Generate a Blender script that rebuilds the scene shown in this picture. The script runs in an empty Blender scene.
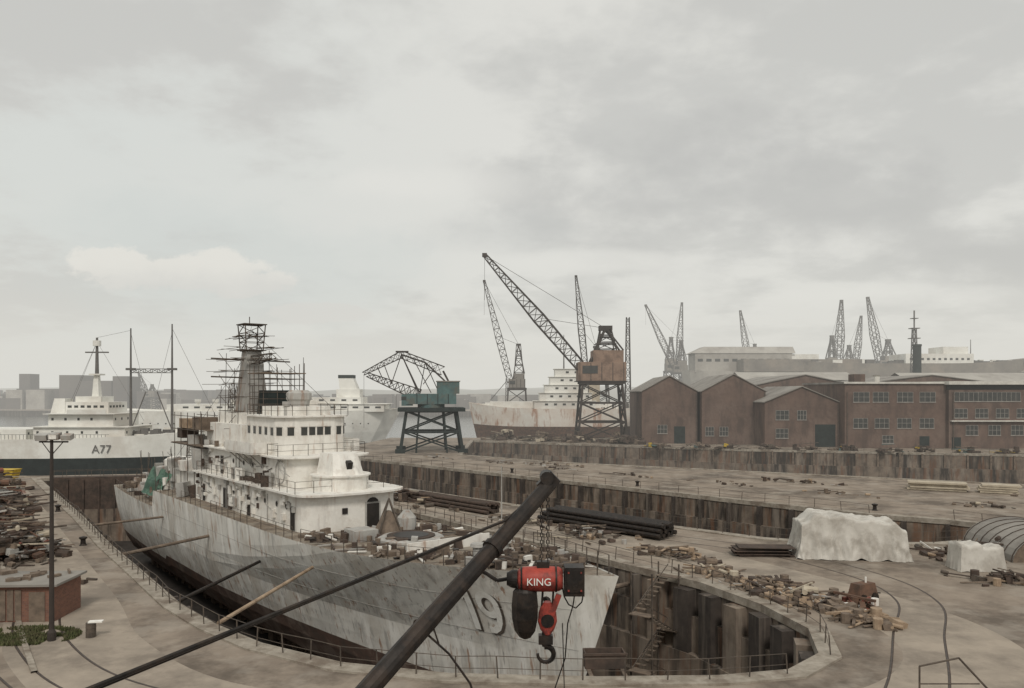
import bpy, bmesh, math, random
from mathutils import Vector, Matrix, noise
from mathutils.geometry import tessellate_polygon
random.seed(7)
R=random.random
def U(a,b): return a+(b-a)*random.random()
scene=bpy.context.scene

# ---------------------------------------------------------------- materials
def M(name,c1,c2=None,scale=1.0,rough=.85,metal=0.,bump=0.,streak=None,stain=None,stain_amt=.5,stain_scale=.15,lo=.35,hi=.65):
    m=bpy.data.materials.new(name); m.use_nodes=True
    nt=m.node_tree; N=nt.nodes; Lk=nt.links
    b=N['Principled BSDF']; b.inputs['Roughness'].default_value=rough; b.inputs['Metallic'].default_value=metal
    b.inputs['Specular IOR Level'].default_value=.25
    if c2 is None: c2=tuple(x*.7 for x in c1)
    tc=N.new('ShaderNodeTexCoord')
    n=N.new('ShaderNodeTexNoise'); n.inputs['Scale'].default_value=scale; n.inputs['Detail'].default_value=5; n.inputs['Roughness'].default_value=.65
    Lk.new(tc.outputs['Object'],n.inputs['Vector'])
    def ramp(src,a,bb):
        r=N.new('ShaderNodeMapRange'); r.inputs[1].default_value=a; r.inputs[2].default_value=bb; Lk.new(src,r.inputs[0]); return r.outputs[0]
    mx=N.new('ShaderNodeMixRGB'); mx.inputs[1].default_value=(*c1,1); mx.inputs[2].default_value=(*c2,1)
    Lk.new(ramp(n.outputs['Fac'],lo,hi),mx.inputs[0]); col=mx.outputs[0]
    if stain:
        n2=N.new('ShaderNodeTexNoise'); n2.inputs['Scale'].default_value=stain_scale; n2.inputs['Detail'].default_value=7; n2.inputs['Roughness'].default_value=.7
        Lk.new(tc.outputs['Object'],n2.inputs['Vector'])
        f=ramp(n2.outputs['Fac'],.48,.60)
        mu=N.new('ShaderNodeMath'); mu.operation='MULTIPLY'; mu.inputs[1].default_value=stain_amt; Lk.new(f,mu.inputs[0])
        m2=N.new('ShaderNodeMixRGB'); Lk.new(mu.outputs[0],m2.inputs[0]); Lk.new(col,m2.inputs[1]); m2.inputs[2].default_value=(*stain,1); col=m2.outputs[0]
    if streak:
        for (sc,amt,xy,zz,a,bb) in streak:
            mp=N.new('ShaderNodeMapping'); mp.inputs['Scale'].default_value=(xy,xy,zz); Lk.new(tc.outputs['Object'],mp.inputs[0])
            n3=N.new('ShaderNodeTexNoise'); n3.inputs['Scale'].default_value=1; n3.inputs['Detail'].default_value=4; n3.inputs['Roughness'].default_value=.65
            Lk.new(mp.outputs[0],n3.inputs['Vector'])
            f=ramp(n3.outputs['Fac'],a,bb)
            mu=N.new('ShaderNodeMath'); mu.operation='MULTIPLY'; mu.inputs[1].default_value=amt; Lk.new(f,mu.inputs[0])
            m3=N.new('ShaderNodeMixRGB'); Lk.new(mu.outputs[0],m3.inputs[0]); Lk.new(col,m3.inputs[1]); m3.inputs[2].default_value=(*sc,1); col=m3.outputs[0]
    Lk.new(col,b.inputs['Base Color'])
    if bump:
        bp=N.new('ShaderNodeBump'); bp.inputs['Strength'].default_value=bump; bp.inputs['Distance'].default_value=.1
        Lk.new(n.outputs['Fac'],bp.inputs['Height']); Lk.new(bp.outputs[0],b.inputs['Normal'])
    return m

mGround=M('ground_concrete',(.30,.25,.20),(.20,.163,.13),.35,.95,bump=.3,stain=(.10,.082,.066),stain_amt=.8,stain_scale=.09,streak=[((.36,.32,.27),.45,.25,.25,.5,.62)])
mRoad=M('road_concrete',(.37,.315,.255),(.28,.24,.195),.5,.95,bump=.2,stain=(.18,.152,.125),stain_amt=.65,stain_scale=.14)
mCope=M('coping_stone',(.38,.34,.285),(.24,.21,.17),1.2,.9,bump=.3,stain=(.13,.095,.07),stain_amt=.65,stain_scale=.4)
mWall=M('dock_wall',(.23,.185,.145),(.13,.105,.085),.5,.95,bump=.5,streak=[((.038,.033,.029),.9,.5,.06,.47,.60),((.17,.085,.048),.6,.9,.08,.52,.64),((.34,.29,.24),.4,.7,.1,.55,.65)])
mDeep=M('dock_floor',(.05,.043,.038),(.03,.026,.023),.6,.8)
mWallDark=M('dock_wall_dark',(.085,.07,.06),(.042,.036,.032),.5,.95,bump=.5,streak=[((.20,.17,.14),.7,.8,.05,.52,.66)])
mRailSteel=M('rail_steel',(.10,.08,.068),(.05,.042,.036),3,.5,.4)
mHull=M('hull_paint',(.74,.72,.665),(.62,.60,.55),.25,.75,streak=[((.30,.285,.265),.6,1.1,.06,.54,.66),((.86,.84,.79),.7,.7,.10,.52,.64),((.30,.16,.09),.8,1.9,.08,.585,.68),((.17,.16,.15),.6,2.6,.09,.60,.68)],stain=(.46,.41,.345),stain_amt=.55,stain_scale=.16)
mBoot=M('hull_bottom',(.11,.085,.07),(.17,.10,.075),.6,.85,stain=(.26,.23,.20),stain_scale=.3)
mWhite=M('ship_white',(.80,.78,.725),(.71,.69,.64),.8,.7,streak=[((.36,.20,.12),.7,1.6,.2,.60,.71),((.44,.42,.39),.5,.8,.12,.55,.68)],stain=(.56,.51,.45),stain_amt=.5,stain_scale=.6)
mGreyP=M('ship_grey',(.44,.43,.40),(.31,.30,.28),.8,.75,streak=[((.22,.11,.06),.7,1.2,.2,.54,.68)])
mDeck=M('deck',(.25,.20,.15),(.13,.105,.085),.8,.95,bump=.3,stain=(.34,.31,.26),stain_amt=.6,stain_scale=.5)
mDark=M('dark_opening',(.022,.02,.018),(.035,.03,.027),2,.5)
mGlass=M('window_glass',(.045,.048,.046),(.075,.075,.07),.7,.25)
mRust=M('rusty_steel',(.165,.095,.065),(.08,.055,.042),1.2,.9,bump=.3)
mRustD=M('dark_rust',(.105,.075,.06),(.055,.045,.038),1.2,.9)
mScaf=M('scaffold_tube',(.125,.10,.08),(.065,.055,.046),2,.7)
mWood=M('timber',(.42,.32,.225),(.25,.18,.125),1.5,.9,bump=.2)
mWoodD=M('old_timber',(.22,.17,.13),(.12,.095,.075),1.5,.95)
mTeal=M('teal_paint',(.10,.175,.17),(.07,.12,.12),.5,.8,stain=(.14,.10,.07),stain_amt=.5,stain_scale=.3)
mTealD=M('teal_dark',(.032,.042,.04),(.02,.026,.025),.6,.8)
mOrange=M('crane_ochre',(.30,.205,.15),(.21,.145,.11),.4,.8,stain=(.13,.085,.06),stain_scale=.2)
mSteelD=M('crane_steel',(.065,.053,.046),(.036,.031,.028),.4,.8)
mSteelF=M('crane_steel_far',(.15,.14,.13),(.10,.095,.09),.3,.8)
mBrick=M('brick_wall',(.165,.115,.092),(.115,.08,.066),.25,.95,streak=[((.075,.058,.05),.6,.3,.1,.5,.62)],stain=(.22,.165,.135),stain_amt=.5,stain_scale=.12)
mRoofG=M('roof_sheet',(.31,.29,.26),(.21,.195,.175),.2,.85,stain=(.14,.12,.105),stain_amt=.6,stain_scale=.07)
mRoofW=M('roof_fascia',(.70,.68,.62),(.5,.48,.44),.5,.7)
mFrame=M('window_frame',(.36,.34,.31),(.25,.23,.21),1,.7)
mBlack=M('black_steel',(.016,.014,.013),(.038,.032,.028),5,.5,.2,bump=.15,stain=(.09,.06,.042),stain_amt=.3,stain_scale=3)
mRed=M('hoist_red',(.42,.07,.05),(.28,.05,.038),9,.5,bump=.05,stain=(.10,.035,.03),stain_amt=.7,stain_scale=8)
mRedD=M('faded_red',(.25,.09,.065),(.14,.06,.045),2,.9)
mWhiteT=M('marking_white',(.86,.85,.80),(.72,.70,.65),1.5,.7,stain=(.5,.46,.4),stain_amt=.4,stain_scale=2)
mTarp=M('tarpaulin',(.58,.555,.505),(.44,.415,.37),.5,.6,stain=(.33,.30,.26),stain_amt=.5,stain_scale=.5)
mGrass=M('grass',(.085,.105,.04),(.12,.105,.06),2.5,.95,bump=.6)
mYellow=M('yellow_paint',(.60,.42,.05),(.4,.27,.04),1,.6)
mFarW=M('far_white',(.80,.79,.74),(.68,.67,.62),.15,.8,stain=(.50,.45,.39),stain_amt=.5,stain_scale=.08)
mFarG=M('far_grey',(.25,.23,.20),(.175,.16,.145),.1,.85,stain=(.33,.28,.23),stain_amt=.5,stain_scale=.06)
mFarP=M('far_pale_shed',(.42,.40,.36),(.32,.30,.27),.1,.85,stain=(.24,.215,.19),stain_amt=.6,stain_scale=.06)
mHill=M('hill',(.14,.145,.11),(.19,.17,.14),.01,.95)
mTown=M('town',(.16,.14,.125),(.095,.085,.08),.02,.9)
mGreenJ=M('green_net',(.11,.19,.14),(.06,.10,.08),1,.9)
mCream=M('cream_paint',(.50,.44,.34),(.36,.31,.24),1,.8)
mWater=bpy.data.materials.new('harbour_water'); mWater.use_nodes=True
_n=mWater.node_tree.nodes; _b=_n['Principled BSDF']; _b.inputs['Base Color'].default_value=(.04,.045,.04,1); _b.inputs['Roughness'].default_value=.12
_t=_n.new('ShaderNodeTexNoise'); _t.inputs['Scale'].default_value=.6; _t.inputs['Detail'].default_value=5
_c=_n.new('ShaderNodeTexCoord'); _p=_n.new('ShaderNodeBump'); _p.inputs['Strength'].default_value=.4; _p.inputs['Distance'].default_value=.3
mWater.node_tree.links.new(_c.outputs['Object'],_t.inputs['Vector']); mWater.node_tree.links.new(_t.outputs['Fac'],_p.inputs['Height']); mWater.node_tree.links.new(_p.outputs[0],_b.inputs['Normal'])
def brick_mat():
    m=bpy.data.materials.new('brick_courses'); m.use_nodes=True; nt=m.node_tree; N=nt.nodes; L=nt.links; b=N['Principled BSDF']; b.inputs['Roughness'].default_value=.95
    tc=N.new('ShaderNodeTexCoord'); sp=N.new('ShaderNodeSeparateXYZ'); L.new(tc.outputs['Object'],sp.inputs[0])
    ad=N.new('ShaderNodeMath'); L.new(sp.outputs[0],ad.inputs[0]); L.new(sp.outputs[1],ad.inputs[1])
    cb=N.new('ShaderNodeCombineXYZ'); L.new(ad.outputs[0],cb.inputs[0]); L.new(sp.outputs[2],cb.inputs[1])
    br=N.new('ShaderNodeTexBrick'); br.inputs['Scale'].default_value=2.2; br.inputs['Color1'].default_value=(.22,.105,.07,1); br.inputs['Color2'].default_value=(.15,.075,.055,1); br.inputs['Mortar'].default_value=(.17,.14,.12,1); br.inputs['Mortar Size'].default_value=.012
    L.new(cb.outputs[0],br.inputs['Vector']); L.new(br.outputs['Color'],b.inputs['Base Color']); return m
mBrickN=brick_mat()

# ---------------------------------------------------------------- mesh tools
class MB:
    def __init__(s): s.v=[]; s.f=[]; s.smooth=False
    def add(s,vs,fs):
        o=len(s.v); s.v+= [tuple(x) for x in vs]; s.f+=[tuple(i+o for i in f) for f in fs]
    def bx(s,x0,x1,y0,y1,z0,z1,rz=0,tilt=None):
        c=Vector(((x0+x1)/2,(y0+y1)/2,(z0+z1)/2)); h=Vector((abs(x1-x0)/2,abs(y1-y0)/2,abs(z1-z0)/2))
        Mx=Matrix.Rotation(rz,3,'Z')
        if tilt: Mx=Mx@Matrix.Rotation(tilt[0],3,'X')@Matrix.Rotation(tilt[1],3,'Y')
        vs=[c+Mx@Vector((a*h.x,b*h.y,d*h.z)) for d in(-1,1) for b in(-1,1) for a in(-1,1)]
        s.add(vs,[(0,2,3,1),(4,5,7,6),(0,1,5,4),(2,6,7,3),(0,4,6,2),(1,3,7,5)])
    def cb(s,cx,cy,cz,sx,sy,sz,rz=0,tilt=None): s.bx(cx-sx/2,cx+sx/2,cy-sy/2,cy+sy/2,cz-sz/2,cz+sz/2,rz,tilt)
    def tube(s,p0,p1,r0,r1=None,n=6):
        p0=Vector(p0);p1=Vector(p1); r1=r0 if r1 is None else r1
        d=p1-p0
        if d.length<1e-6:return
        d.normalize(); a=Vector((0,0,1)) if abs(d.z)<.9 else Vector((1,0,0))
        u=d.cross(a).normalized(); w=d.cross(u)
        vs=[]
        for p,r in((p0,r0),(p1,r1)):
            for i in range(n):
                t=2*math.pi*(i+.5)/n; vs.append(p+u*math.cos(t)*r+w*math.sin(t)*r)
        fs=[(i,(i+1)%n,n+(i+1)%n,n+i) for i in range(n)]+[tuple(reversed(range(n))),tuple(range(n,2*n))]
        s.add(vs,fs)
    def path(s,pts,r,n=6):
        for a,b in zip(pts,pts[1:]): s.tube(a,b,r,None,n)
    def prism(s,pts,z0,z1,top=None):
        n=len(pts); top=top or pts
        s.add([(p[0],p[1],z0) for p in pts]+[(p[0],p[1],z1) for p in top],[(i,(i+1)%n,n+(i+1)%n,n+i) for i in range(n)]+[tuple(reversed(range(n))),tuple(range(n,2*n))])
    def rev(s,cx,cy,prof,n=16):
        s.loft([[(cx+r*math.cos(2*math.pi*i/n),cy+r*math.sin(2*math.pi*i/n),z) for i in range(n)] for r,z in prof])
    def truss(s,p0,p1,w0,w1,n,r,h0=None,h1=None,up=(0,0,1)):
        p0=Vector(p0);p1=Vector(p1); d=(p1-p0).normalized(); up=Vector(up)
        if abs(d.dot(up))>.95: up=Vector((0,1,0))
        u=d.cross(up).normalized(); w=u.cross(d)
        h0=w0 if h0 is None else h0; h1=w1 if h1 is None else h1
        rings=[]
        for i in range(n+1):
            t=i/n; p=p0.lerp(p1,t); a=(w0+(w1-w0)*t)/2; b=(h0+(h1-h0)*t)/2
            rings.append([p+u*a+w*b,p-u*a+w*b,p-u*a-w*b,p+u*a-w*b])
        for i in range(n):
            for k in range(4):
                s.tube(rings[i][k],rings[i+1][k],r,None,4)
                k2=(k+1)%4
                if i%2: s.tube(rings[i][k],rings[i+1][k2],r*.7,None,4)
                else: s.tube(rings[i][k2],rings[i+1][k],r*.7,None,4)
                s.tube(rings[i][k],rings[i][k2],r*.6,None,4)
    def loft(s,rings,cap=True,closed=True):
        n=len(rings[0]); vs=[p for r in rings for p in r]; fs=[]
        for j in range(len(rings)-1):
            for i in range(n if closed else n-1):
                fs.append((j*n+i,j*n+(i+1)%n,(j+1)*n+(i+1)%n,(j+1)*n+i))
        if cap: fs.append(tuple(reversed(range(n)))); fs.append(tuple((len(rings)-1)*n+i for i in range(n)))
        s.add(vs,fs)

class Obj:
    def __init__(s,name,loc=(0,0,0),rz=0): s.name=name; s.loc=loc; s.rz=rz; s.parts={}; s.extra=[]
    def p(s,part,mat):
        if part not in s.parts: s.parts[part]=(MB(),mat)
        return s.parts[part][0]
    def done(s):
        items=[(k,v) for k,v in s.parts.items() if v[0].v]
        if len(items)==1 and not s.extra:
            o=s._mk(s.name,items[0][1]); o.location=s.loc; o.rotation_euler=(0,0,s.rz); return o
        e=bpy.data.objects.new(s.name,None); scene.collection.objects.link(e); e.location=s.loc; e.rotation_euler=(0,0,s.rz)
        for k,v in items:
            o=s._mk(k,v); o.parent=e
        for o in s.extra: o.parent=e
        return e
    def _mk(s,name,v):
        mb,mat=v; me=bpy.data.meshes.new(name); me.from_pydata(mb.v,[],mb.f); me.materials.append(mat)
        if mb.smooth:
            for p in me.polygons: p.use_smooth=True
        me.update(); o=bpy.data.objects.new(name,me); scene.collection.objects.link(o); return o
def text(body,size,loc,rot,mat,name,ext=.005):
    c=bpy.data.curves.new(name,'FONT'); c.body=body; c.size=size; c.extrude=ext; c.materials.append(mat)
    o=bpy.data.objects.new(name,c); scene.collection.objects.link(o); o.location=loc; o.rotation_euler=rot; return o

# ---------------------------------------------------------------- ground with docks
dock1=[(-82,138),(-64.6,113.7),(-51.5,95.5),(-39.4,78),(-31,66.5),(-23.4,56),(-19,51),(-14.9,47.2),(-9.4,43.8),(-3.3,42.1),(4.6,41.6),(10.9,41.8),(14.9,42.7),(17.6,45.4),(18.8,50.2),(17.6,56),(14.8,62.5),(10.9,67.8),(0,82.3),(-20,109),(-47,145)]
dock2=[(-32,140),(6,100),(26,81.5),(33,79),(42,79),(50,82),(55,88),(51,93),(43.6,97.5),(10,133),(-38,184)]
basin3=[(-12,190),(10,170),(84,128),(200,90),(230,182),(122,190),(60,208),(-12,246)]
harb=[(-900,146),(-84,143),(-49,150),(-40,149),(-36,146),(-43,190),(-46,202),(-40,262),(80,262),(80,430),(700,430),(700,560),(-100,640),(-900,660)]
outer=[(-6000,-300),(6000,-300),(6000,9000),(-6000,9000)]
def flat(name,loops,z,mat):
    o=Obj(name); mb=o.p('sheet',mat)
    ls=[[Vector((x,y,0)) for x,y in l] for l in loops]
    tris=tessellate_polygon(ls); vs=[(x,y,z) for l in loops for x,y in l]
    fs=[]
    for t in tris:
        a,b,c=[Vector(vs[i]) for i in t]
        if (b-a).cross(c-a).z<0: t=(t[0],t[2],t[1])
        fs.append(t)
    mb.add(vs,fs); return o.done()
flat('ground',[outer,dock1,dock2,basin3,harb],0,mGround)
def offs(poly,d):
    n=len(poly); A=sum(poly[i][0]*poly[(i+1)%n][1]-poly[(i+1)%n][0]*poly[i][1] for i in range(n)); sg=1 if A>0 else -1
    out=[]
    for i in range(n):
        a=Vector(poly[i-1]);b=Vector(poly[i]);c=Vector(poly[(i+1)%n])
        e1=(b-a).normalized();e2=(c-b).normalized()
        n1=Vector((-e1.y,e1.x))*sg;n2=Vector((-e2.y,e2.x))*sg
        m=(n1+n2)/2; m=m/max(m.length_squared,.3)
        p=b+m*d; out.append((p.x,p.y))
    return out
def basin(name,poly,depth,steps,wallmat,floormat,coping=True):
    o=Obj(name); w=o.p('walls',wallmat); n=len(poly)
    prof=[(0,-0.001)]; z=0;d=0
    for (dz,dd) in steps: z-=dz; prof.append((d,z)); d+=dd; prof.append((d,z))
    prof.append((d,-depth))
    rings=[[(x,y,zz) for x,y in offs(poly,dd)] for dd,zz in prof]
    w.loft(rings,cap=False)
    if coping:
        c=o.p('coping',mCope); a=offs(poly,.12); b=offs(poly,-1.1)
        c.loft([[(x,y,-.45) for x,y in a],[(x,y,.12) for x,y in a],[(x,y,.12) for x,y in b],[(x,y,-.05) for x,y in b]],cap=False)
    fl=offs(poly,d); o.done()
    flat(name+'_floor' if floormat is not mWater else 'water',[fl],-depth+.01,floormat)
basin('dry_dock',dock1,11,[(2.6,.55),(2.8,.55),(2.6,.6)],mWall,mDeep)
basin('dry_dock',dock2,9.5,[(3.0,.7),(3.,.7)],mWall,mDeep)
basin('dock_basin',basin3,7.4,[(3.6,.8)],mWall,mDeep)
basin('harbour_wall',harb,4.2,[],mWallDark,mWater,False)
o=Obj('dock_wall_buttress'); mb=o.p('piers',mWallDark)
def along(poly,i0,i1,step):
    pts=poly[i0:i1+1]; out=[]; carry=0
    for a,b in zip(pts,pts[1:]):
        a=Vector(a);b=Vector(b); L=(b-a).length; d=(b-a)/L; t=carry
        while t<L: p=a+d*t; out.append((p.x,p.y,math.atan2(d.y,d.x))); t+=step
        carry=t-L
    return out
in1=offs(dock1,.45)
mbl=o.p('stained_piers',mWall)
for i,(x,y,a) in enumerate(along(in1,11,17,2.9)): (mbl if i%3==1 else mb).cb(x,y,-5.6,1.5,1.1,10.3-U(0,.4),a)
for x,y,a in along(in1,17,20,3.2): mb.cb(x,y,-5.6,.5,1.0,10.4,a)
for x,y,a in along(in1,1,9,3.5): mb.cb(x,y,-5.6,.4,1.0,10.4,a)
in2=offs(dock2,.4)
for x,y,a in along(in2,7,10,4.6): mb.cb(x,y,-4.9,.5,.9,9,a)
o.done()
o=Obj('dock_wall_fender'); mb=o.p('t',mWoodD)
for x,y,a in along(offs(basin3,.2),4,7,5): mb.cb(x,y,-3.6,.4,.5,6.8,a)
o.done()
for (a,b,zt) in [((-80,138.5),(-48.5,145.5),0.2),((-33.5,142.5),(-39.5,184.5),.1)]:
    a=Vector(a);b=Vector(b);d=b-a; o=Obj('dock_gate',((a.x+b.x)/2,(a.y+b.y)/2,0),math.atan2(d.y,d.x)); L=d.length
    g=o.p('caisson',mRustD); g.bx(-L/2,L/2,-1.2,1.2,-10.5,zt)
    for k in range(int(L/2.5)): g.bx(-L/2+k*2.5+.2,-L/2+k*2.5+.5,-1.5,-1.203,-9,zt-.4)
    r=o.p('railing',mScaf)
    for sy in(-1.1,1.1):
        for k in range(int(L/2)): r.tube((-L/2+k*2,sy,zt),(-L/2+k*2,sy,zt+1.1),.04,None,4)
        r.tube((-L/2,sy,zt+1.1),(L/2,sy,zt+1.1),.04,None,4)
    o.done()
def ribbon(pts,sub=8):
    P=[Vector((x,y,0)) for x,y in pts]; P=[P[0]*2-P[1]]+P+[P[-1]*2-P[-2]]; C=[]
    for i in range(1,len(P)-2):
        for k in range(sub):
            t=k/sub; a,b,c,d=P[i-1:i+3]
            C.append(.5*((2*b)+(c-a)*t+(2*a-5*b+4*c-d)*t*t+(3*b-a-3*c+d)*t**3))
    C.append(P[-2]); rings=[]
    for i,c in enumerate(C):
        d=(C[min(i+1,len(C)-1)]-C[max(i-1,0)]).normalized(); n=Vector((-d.y,d.x,0)); rings.append((c,n))
    return rings
def ribbon_obj(name,pts,w,z,mat):
    rs=ribbon(pts); o=Obj(name); mb=o.p('r',mat)
    mb.loft([[c-n*w/2+Vector((0,0,z)),c+n*w/2+Vector((0,0,z))] for c,n in rs],cap=False,closed=False); return o.done()
ribbon_obj('quay_road',[(-92,140),(-72,113),(-46.5,77),(-32,56.5),(-25,46),(-16,38),(-4,35),(8,35),(18,36.5),(25,43),(26.5,52),(22,63),(13,78),(2,92),(-22,121)],7,.004,mRoad)
def track(pts,gauge=1.6):
    rs=ribbon(pts,12); o=Obj('rail_track'); mb=o.p('rails',mRailSteel)
    for sgn in(-1,1):
        mb.loft([[c+n*(sgn*gauge/2-.04)+Vector((0,0,.012)),c+n*(sgn*gauge/2+.04)+Vector((0,0,.012))] for c,n in rs],cap=False,closed=False)
    g=o.p('groove',mRustD)
    for sgn in(-1,1):
        g.loft([[c+n*(sgn*gauge/2-.09)+Vector((0,0,.008)),c+n*(sgn*gauge/2+.06)+Vector((0,0,.008))] for c,n in rs],cap=False,closed=False)
    o.done()
track([(-88,138),(-70,112),(-46,76),(-34,57),(-28,47.5),(-20,40),(-8,35.5),(6,34.5)],2.6)
track([(16,34),(20.5,40.3),(25,49),(29,57),(29,65),(24,75),(14,84),(-4,100),(-40,138)],2.8)
track([(-90,128),(-74,106),(-54,78),(-38,54),(-30,44),(-24,38)],1.5)

# ---------------------------------------------------------------- clutter
MJ=[mRust,mWood,mWoodD,mWhite,mGreyP,mScaf,mTeal,mCream]
def junk(name,cx,cy,rx,ry,rot,n,size=.6,hmax=1.2,mats=None,z=0.,W=None,pw=1.):
    o=Obj(name,(cx,cy,z),rot); mats=mats or MJ
    for i in range(n):
        m=random.choices(mats,W)[0] if W else random.choice(mats)
        mb=o.p(m.name,m)
        x=random.gauss(0,rx*.45); y=random.gauss(0,ry*.45)
        x=max(-rx,min(rx,x)); y=max(-ry,min(ry,y))
        fal=max(0,1-math.hypot(x/rx,y/ry))**pw; h=U(0,hmax*fal)
        k=R(); s=size*U(.4,1.5)
        if k<.4: mb.cb(x,y,h*.6+s*.15,s,s*U(.3,.9),s*U(.2,.8),U(0,3),(U(-.3,.3),U(-.3,.3)))
        elif k<.8:
            L=s*U(2,5); a=U(0,3.14); dz=U(-.15,.25); mb.cb(x,y,h+.1,L,U(.06,.22),U(.05,.16),a,(0,-dz*.4))
        elif k<.92: 
            a=U(0,3.1); L=s*1.1; mb.tube((x-L/2*math.cos(a),y-L/2*math.sin(a),h+.2),(x+L/2*math.cos(a),y+L/2*math.sin(a),h+.25),s*U(.1,.35),None,8)
        else: mb.rev(x,y,[(.3*s+.1,h*.3),(.3*s+.1,h*.3+.9*s)],10)
    return o.done()
ang=math.atan2(.73,-.68)
JM=[mRustD,mWoodD,mWood,mScaf,mGreyP,mCream]; JW=[6,5,1.2,3,2,.7]
junk('scrap_pile',8,84,6,4,ang,80,.6,1.2,JM,W=JW)
junk('scrap_pile',-14,110,12,3.5,ang,130,.8,1.8,JM,W=JW)
junk('scrap_pile',-27,126,10,3,ang,100,.9,2.0,JM,W=JW)
junk('scrap_pile',0,92,5,2,ang,50,.6,1.2,JM,W=JW)
junk('timber_pile',15.5,73,5,2.3,ang,60,.6,.9,[mWoodD,mWood,mRustD],W=[4,2,2])
junk('timber_pile',20.5,58.5,2.4,5.6,.45,360,.6,1.1,[mWood,mWoodD,mRustD,mCream,mGreyP],W=[3,6,3,.8,1])
junk('timber_pile',22.5,53,1.5,3.6,.45,90,.6,.5,[mWood,mWoodD],W=[1,2])
junk('timber_pile',16.5,66,2.0,2.0,.45,60,.5,.8,[mWood,mWoodD,mCream],W=[2,4,.6])
junk('scrap_pile',24.5,55.8,1.4,1.0,0,22,.6,1.0,[mRust,mRedD,mWhite])
for k in range(7):
    t=k/6; x=60-t*76; y=104+t*76
    junk('scrap_pile',x+U(-1,1),y+U(0,2),6,1.4,ang,16,.5,.8,JM,W=JW)
for x,y in[(80,112),(46,132),(8,162)]:
    junk('scrap_pile',x,y,8,2.,-.5,26,.6,1.2,JM,W=JW)
for x in range(40,150,9): junk('scrap_pile',x,222-(x-37)*.26+U(-3,0)-(4 if x<70 else 5),4,2.2,0,22,1.1,2.2,[mRustD,mScaf,mWoodD,mTeal,mYellow],W=[5,4,3,1,.3])
for x,y in[(-2,252),(10,245),(20,240),(32,232)]: junk('scrap_pile',x,y,7,5,0,60,1.8,4.5,[mRustD,mScaf,mWoodD,mCream],W=[6,4,3,1])
junk('scrap_pile',44,73,6,3,0,110,.7,1.5,[mRustD,mWoodD,mWood,mScaf,mWhite],W=[5,4,1,3,.6])
junk('scrap_pile',40,63,5,2.5,-.3,60,.6,.7,[mRustD,mWoodD,mWood,mScaf],W=[5,4,1,3])
HW=[7,4,4,1.5,2,3,1.2,.8]; HMt=[mRustD,mWoodD,mScaf,mCream,mGreyP,mRust,mRedD,mWhite]
junk('scrap_heap',-45.5,73,3.6,5.5,.6,420,.8,4.2,HMt,W=HW,pw=.6)
junk('scrap_heap',-54.5,84,4,7,.6,420,.9,5,HMt,W=HW,pw=.6)
junk('scrap_heap',-67,102,4.5,9,.6,420,1.1,5,HMt,W=HW,pw=.6)
junk('scrap_heap',-80,121,6,8,.5,200,1.3,4.4,HMt,W=HW)
junk('scrap_pile',-36,61,2.5,2.5,0,120,.5,1.4,HMt,W=HW)
o=Obj('concrete_slab_stack',(67,121,0),-.45); mb=o.p('s',mCream)
for k in range(4): mb.cb(U(-.3,.3)-2,U(-.2,.2),.2+k*.32,8,2.6,.26); mb.cb(U(-.3,.3)+6,U(-.2,.2),.2+k*.32,5,2.6,.26)
o.done()
o=Obj('pipe_stack',(9.5,88,0),ang); mb=o.p('pipes',mBlack); mb2=o.p('bearers',mWood)
for r in range(3):
    for k in range(7-r): mb.tube((-9+U(-.6,.6),-1.9+k*.55+r*.27,.45+r*.46),(7+U(-1,1),-1.9+k*.55+r*.27,.45+r*.46),.25,None,10)
for x in(-7,-2,3,6): mb2.bx(x-.12,x+.12,-2.4,2.2,.005,.2)
o.done()
o=Obj('pipe_stack',(-8,104,0),ang); mb=o.p('pipes',mRustD)
for r in range(3):
    for k in range(6-r): mb.tube((-8+U(-.6,.6),-1.5+k*.5+r*.25,.3+r*.42),(8+U(-1,1),-1.5+k*.5+r*.25,.3+r*.42),.22,None,8)
o.done()
o=Obj('steel_plate_stack',(23,73.5,0),-.1); mb=o.p('plates',mRustD)
for k in range(6): mb.cb(U(-.4,.4),U(-.3,.3),.1+k*.14,5,2,.06,U(-.1,.1))
o.done()
o=Obj('signal_mast',(-1.2,92,0)); mb=o.p('m',mGreyP); mb.tube((0,0,0),(0,0,6.5),.09,.05,8); mb.cb(0,0,.15,.6,.6,.3); mb.tube((-.5,0,5.8),(.5,0,5.8),.03); o.done()

# ---------------------------------------------------------------- railings
def railing(name,pts,step=2.2,h=1.1,mat=mScaf):
    o=Obj(name); mb=o.p('rail',mat); P=along(pts,0,len(pts)-1,step); prev=None
    for x,y,a in P:
        dx=U(-.1,.1);dy=U(-.1,.1)
        t=(x+dx,y+dy,h+.12+U(-.06,.05)); mb.tube((x,y,.1),t,.04,None,5)
        if prev:
            mb.tube(prev,t,.024,None,4); mb.tube((prev[0],prev[1],h*.55),(t[0],t[1],h*.55),.018,None,4)
        prev=t
    o.done()
e1=offs(dock1,-.5)
railing('dock_railing',e1[1:13]); railing('dock_railing',e1[13:21])
e2=offs(dock2,-.5); railing('dock_railing',e2[0:8],3)
railing('dock_railing',e2[8:11],3.5)
railing('dock_railing',offs(basin3,-.6)[4:8],4)
for x,y in[(-42,78),(-57,100),(30,72),(46,101),(20,127),(0,148),(90,186)]:
    o=Obj('bollard',(x,y,0)); b=o.p('b',mBlack); b.rev(0,0,[(.38,0),(.25,.15),(.22,.55),(.38,.7),(.36,.82),(.1,.88)],12); o.done()
o=Obj('guard_rail'); b=o.p('r',mScaf)
y=38.5
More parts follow.
